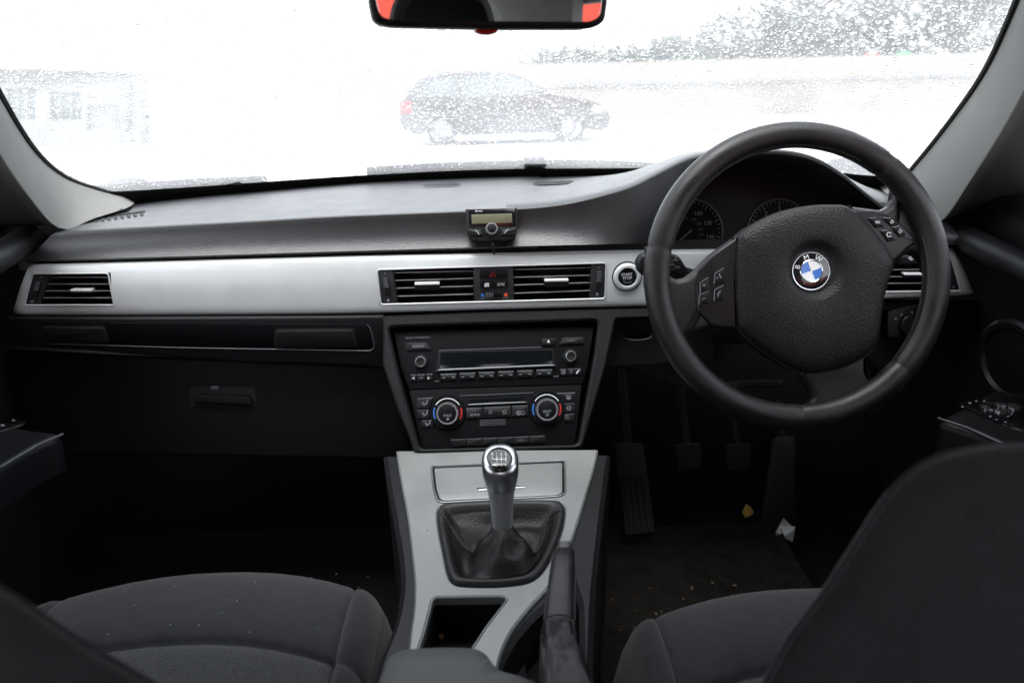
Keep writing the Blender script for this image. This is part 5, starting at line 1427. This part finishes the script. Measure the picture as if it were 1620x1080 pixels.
def car_shell(name, poly, inset0, m, parent, wfar=1.7):
    vs_, fs_ = [], []
    N = len(poly)
    for side in (0, 1):
        for x, z in poly:
            X, Z = cpt(x, z)
            yy = (inset0 + tumble(Z)) if side == 0 else (wfar - inset0 - tumble(Z))
            vs_.append(V((X, CY - .85 + yy, Z)))
    tri = tessellate_polygon([[V((x, z, 0)) for x, z in poly]])
    fs_ += [tuple(t) for t in tri] + [tuple(N + i for i in reversed(t)) for t in tri]
    for i in range(N): fs_.append((i, (i + 1) % N, N + (i + 1) % N, N + i))
    return mesh_obj(name, vs_, fs_, m, parent, sharp=30)
car_shell('body', prof_c, 0, M_carpaint, pc)
for pts in ([(.42, 1.02), (.52, 1.24), (.80, 1.36), (1.18, 1.40), (1.18, 1.02)], [(1.26, 1.02), (1.26, 1.405), (1.92, 1.41), (1.92, 1.02)], [(2.0, 1.02), (2.0, 1.405), (2.28, 1.37), (2.52, 1.25), (2.82, 1.03)]):
    vs_ = []
    for x, z in pts:
        X, Z = cpt(x, z); vs_.append(V((X, CY - .857 + tumble(Z), Z)))
    mesh_obj('side_window', vs_, [tuple(range(len(vs_)))], M_carglass, pc, smooth=False)
for a, b in (((1.22, .30), (1.22, 1.0)), ((2.0, .25), (1.96, 1.0)), ((2.96, .45), (2.92, .98)), ((1.2, .66), (3.0, .66)), ((.35, .99), (2.9, .99))):
    A, B = cpt(*a), cpt(*b)
    tube('panel_line', [V((A[0], CY - .853, A[1])), V((B[0], CY - .853, B[1]))], .008, M_dark, pc, n=4)
for x, z in ((1.5, .86), (2.35, .85)):
    A = cpt(x, z); box('door_handle', (A[0] - .1, CY - .89, A[1] - .02), (A[0] + .1, CY - .852, A[1] + .02), M_carpaint, pc, bev=.01)
A = cpt(2.75, 1.05); box('door_mirror', (A[0] - .1, CY - 1.03, A[1] - .07), (A[0] + .08, CY - .84, A[1] + .08), M_carpaint, pc, bev=.03)
A = cpt(.08, .82); box('tail_lamp', (A[0] - .05, CY - .87, A[1] - .10), (A[0] + .16, CY - .70, A[1] + .10), M_tail, pc, bev=.02)
A = cpt(3.98, .66); box('headlamp', (A[0] - .14, CY - .87, A[1] - .07), (A[0] + .12, CY - .70, A[1] + .08), M_alloy, pc, bev=.02)
for x in (.82, 3.42):
    for yy in (CY - .84, CY + .66):
        A = cpt(x, .31); n_ = 28
        wh = []
        for r_, w_ in ((.20, 0), (.29, -.01), (.31, .03), (.31, .17), (.25, .2)):
            wh.append([V((A[0] + r_ * SC * math.cos(2 * math.pi * k / n_), yy + w_, A[1] + r_ * SC * math.sin(2 * math.pi * k / n_))) for k in range(n_)])
        ty = loft('tyre', wh, M_tyre, pc, closed_u=True)
        vs_, fs_ = [], []
        for k in range(10):
            a = 2 * math.pi * k / 10; b_ = len(vs_)
            for rr, da in ((.03, -.5), (.205, -.12), (.205, .12), (.03, .5)): vs_.append(V((A[0] + rr * SC * math.cos(a + da), yy + .004, A[1] + rr * SC * math.sin(a + da))))
            fs_.append((b_, b_ + 1, b_ + 2, b_ + 3))
        b_ = len(vs_)
        vs_ += [V((A[0] + rr * SC * math.cos(2 * math.pi * k / n_), yy + .002, A[1] + rr * SC * math.sin(2 * math.pi * k / n_))) for rr in (.185, .215) for k in range(n_)]
        fs_ += [(b_ + k, b_ + (k + 1) % n_, b_ + n_ + (k + 1) % n_, b_ + n_ + k) for k in range(n_)]
        mesh_obj('wheel_rim', vs_, fs_, M_alloy, ty, smooth=False)
# low wall top / red and green signs seen at the wall's far end
for px_, py_, m_, lab in ((1378, 97, M_tail, 'small red sign among the trees above the wall'), (1428, 94, mat('green sign', (.02, .22, .08), .5), 'small green sign among the trees above the wall')):
    p = at(px_, py_, WY + 2)
    sg = thing('sign_board', (p.x, p.y, 0), lab, 'sign')
    box('board', (p.x - .22, p.y - .02, p.z - .25), (p.x + .22, p.y + .02, p.z + .25), m_, sg, bev=.01)
    tube('post', [(p.x, p.y + .03, 0), (p.x, p.y + .03, p.z)], .04, M_dark, sg)

# ---------------------------------------------------------------- trees beyond the wall
def tree(x, y, h, rx, label, seed):
    r_ = random.Random(seed)
    t_ = thing('tree', (x, y, 0), label, 'tree', 'trees beyond the wall')
    tube('trunk', [(x, y, 0), (x + .1, y, h * .3), (x - .05, y + .1, h * .55), (x + .1, y, h * .8)], [.22, .17, .11, .04], M_bark, t_, n=8)
    for k in range(7):
        a = r_.uniform(0, 6.28); z0 = h * r_.uniform(.25, .6); l = rx * r_.uniform(.5, .9)
        tube('limb', [(x, y, z0), (x + l * .5 * math.cos(a), y + l * .5 * math.sin(a), z0 + l * .35), (x + l * math.cos(a), y + l * math.sin(a), z0 + l * .8)], [.08, .05, .02], M_bark, t_, n=6)
    vs_, fs_ = [], []
    cl_ = [(r_.uniform(-1, 1), r_.uniform(-1, 1), r_.uniform(-.95, 1)) for _ in range(90)]
    cl_ = [c for c in cl_ if c[0] ** 2 + c[1] ** 2 + c[2] ** 2 < 1]
    for c in cl_:
        cc_ = V((x + c[0] * rx, y + c[1] * rx, h * .55 + c[2] * h * .45)); rad = rx * r_.uniform(.22, .38)
        for _ in range(70 if rx > 2 else 34):
            d = V((r_.gauss(0, 1), r_.gauss(0, 1), r_.gauss(0, 1))).normalized() * rad * r_.random() ** .4
            p = cc_ + d; s = r_.uniform(.10, .20); a, b_ = r_.uniform(0, 6), r_.uniform(-1, 1)
            e1 = V((math.cos(a), math.sin(a), b_)).normalized() * s; e2 = V((-math.sin(a), math.cos(a), r_.uniform(-1, 1))).normalized() * s * .6
            k = len(vs_); vs_ += [p - e1, p + e2, p + e1, p - e2]; fs_.append((k, k + 1, k + 2, k + 3))
    me = bpy.data.meshes.new('crown'); me.from_pydata([tuple(v - V((x, y, 0))) for v in vs_], [], fs_); me.materials.append(M_foliage)
    c_ = bpy.data.objects.new('crown', me); COL.objects.link(c_); c_.parent = t_
tl = [(850, 70, 48, 1.6, 'small far tree, leftmost behind the beige wall'), (905, 66, 46, 1.7, 'second far tree from the left behind the beige wall'), (960, 62, 46, 1.8, 'third far tree from the left behind the beige wall'), (1010, 60, 44, 1.6, 'fourth far tree from the left behind the beige wall'),
      (1065, 52, 42, 1.8, 'fifth tree from the left behind the beige wall'), (1130, 34, 40, 2.2, 'mid sized tree where the row behind the wall begins to rise'), (1210, 2, 38, 2.8, 'tall tree left of the top of the wheel, behind the wall'),
      (1310, -50, 36, 3.2, 'tall dark tree above the steering wheel behind the wall'), (1420, -75, 35, 3.4, 'tall dark tree behind the small signs'), (1530, -80, 34, 3.4, 'tall dark tree next to the right pillar'), (1640, -80, 34, 3.4, 'tall dark tree partly covered by the right pillar')]
for k, (px_, py_, Y, rx, lab) in enumerate(tl):
    p = at(px_, py_, Y); tree(p.x, p.y, p.z, rx, lab, 100 + k)

# ---------------------------------------------------------------- rain on the glass
nseg = 6
def drop_proto():
    ring = lambda r, h: [(r * math.cos(2 * math.pi * k / nseg), r * math.sin(2 * math.pi * k / nseg), h) for k in range(nseg)]
    vs_ = ring(1, 0) + ring(.72, .42) + [(0, 0, .60)]
    fs_ = [(0, k + 1, k) for k in range(1, nseg - 1)]
    for k in range(nseg):
        j = (k + 1) % nseg
        fs_ += [(k, j, nseg + j), (k, nseg + j, nseg + k), (nseg + k, nseg + j, 2 * nseg)]
    return np.array(vs_), np.array(fs_)
dv, df = drop_proto()
ND = 62000
allv, allf = [], []
S = rng.uniform(-.98, .98, ND); T = rng.uniform(-.05, .78, ND)
for i in range(ND):
    s, t = S[i], T[i]
    p = gpt(s, t); e1 = (gpt(s + .01, t) - p).normalized(); e2 = (gpt(s, t + .01) - p).normalized()
    nn = e1.cross(e2)
    if nn.y < 0: nn = -nn
    nn.normalize(); e2 = nn.cross(e1)
    r_ = .0004 + .0010 * rng.random() ** 1.7 + (.0006 + .0018 * rng.random() if rng.random() < .09 else 0)
    ex, ey = r_ * rng.uniform(.8, 1.25), r_ * rng.uniform(.8, 1.4)
    B = np.array([e1 * ex, e2 * ey, nn * r_])
    allv.append(dv @ B + np.array(p + nn * .0008)); allf.append(df + i * len(dv))
allv = np.concatenate(allv); allf = np.concatenate(allf)
me = bpy.data.meshes.new('rain_drops')
me.vertices.add(len(allv)); me.vertices.foreach_set('co', allv.ravel())
me.loops.add(allf.size); me.loops.foreach_set('vertex_index', allf.ravel().astype(np.int32))
me.polygons.add(len(allf)); me.polygons.foreach_set('loop_start', np.arange(0, allf.size, 3, dtype=np.int32))
me.update(calc_edges=True); me.validate()
me.polygons.foreach_set('use_smooth', [True] * len(allf))
me.materials.append(M_water)
o_ = bpy.data.objects.new('rain_drops', me); COL.objects.link(o_)
tag(o_, 'thousands of small rain drops on the outside of the windscreen', 'rain', kind='stuff')
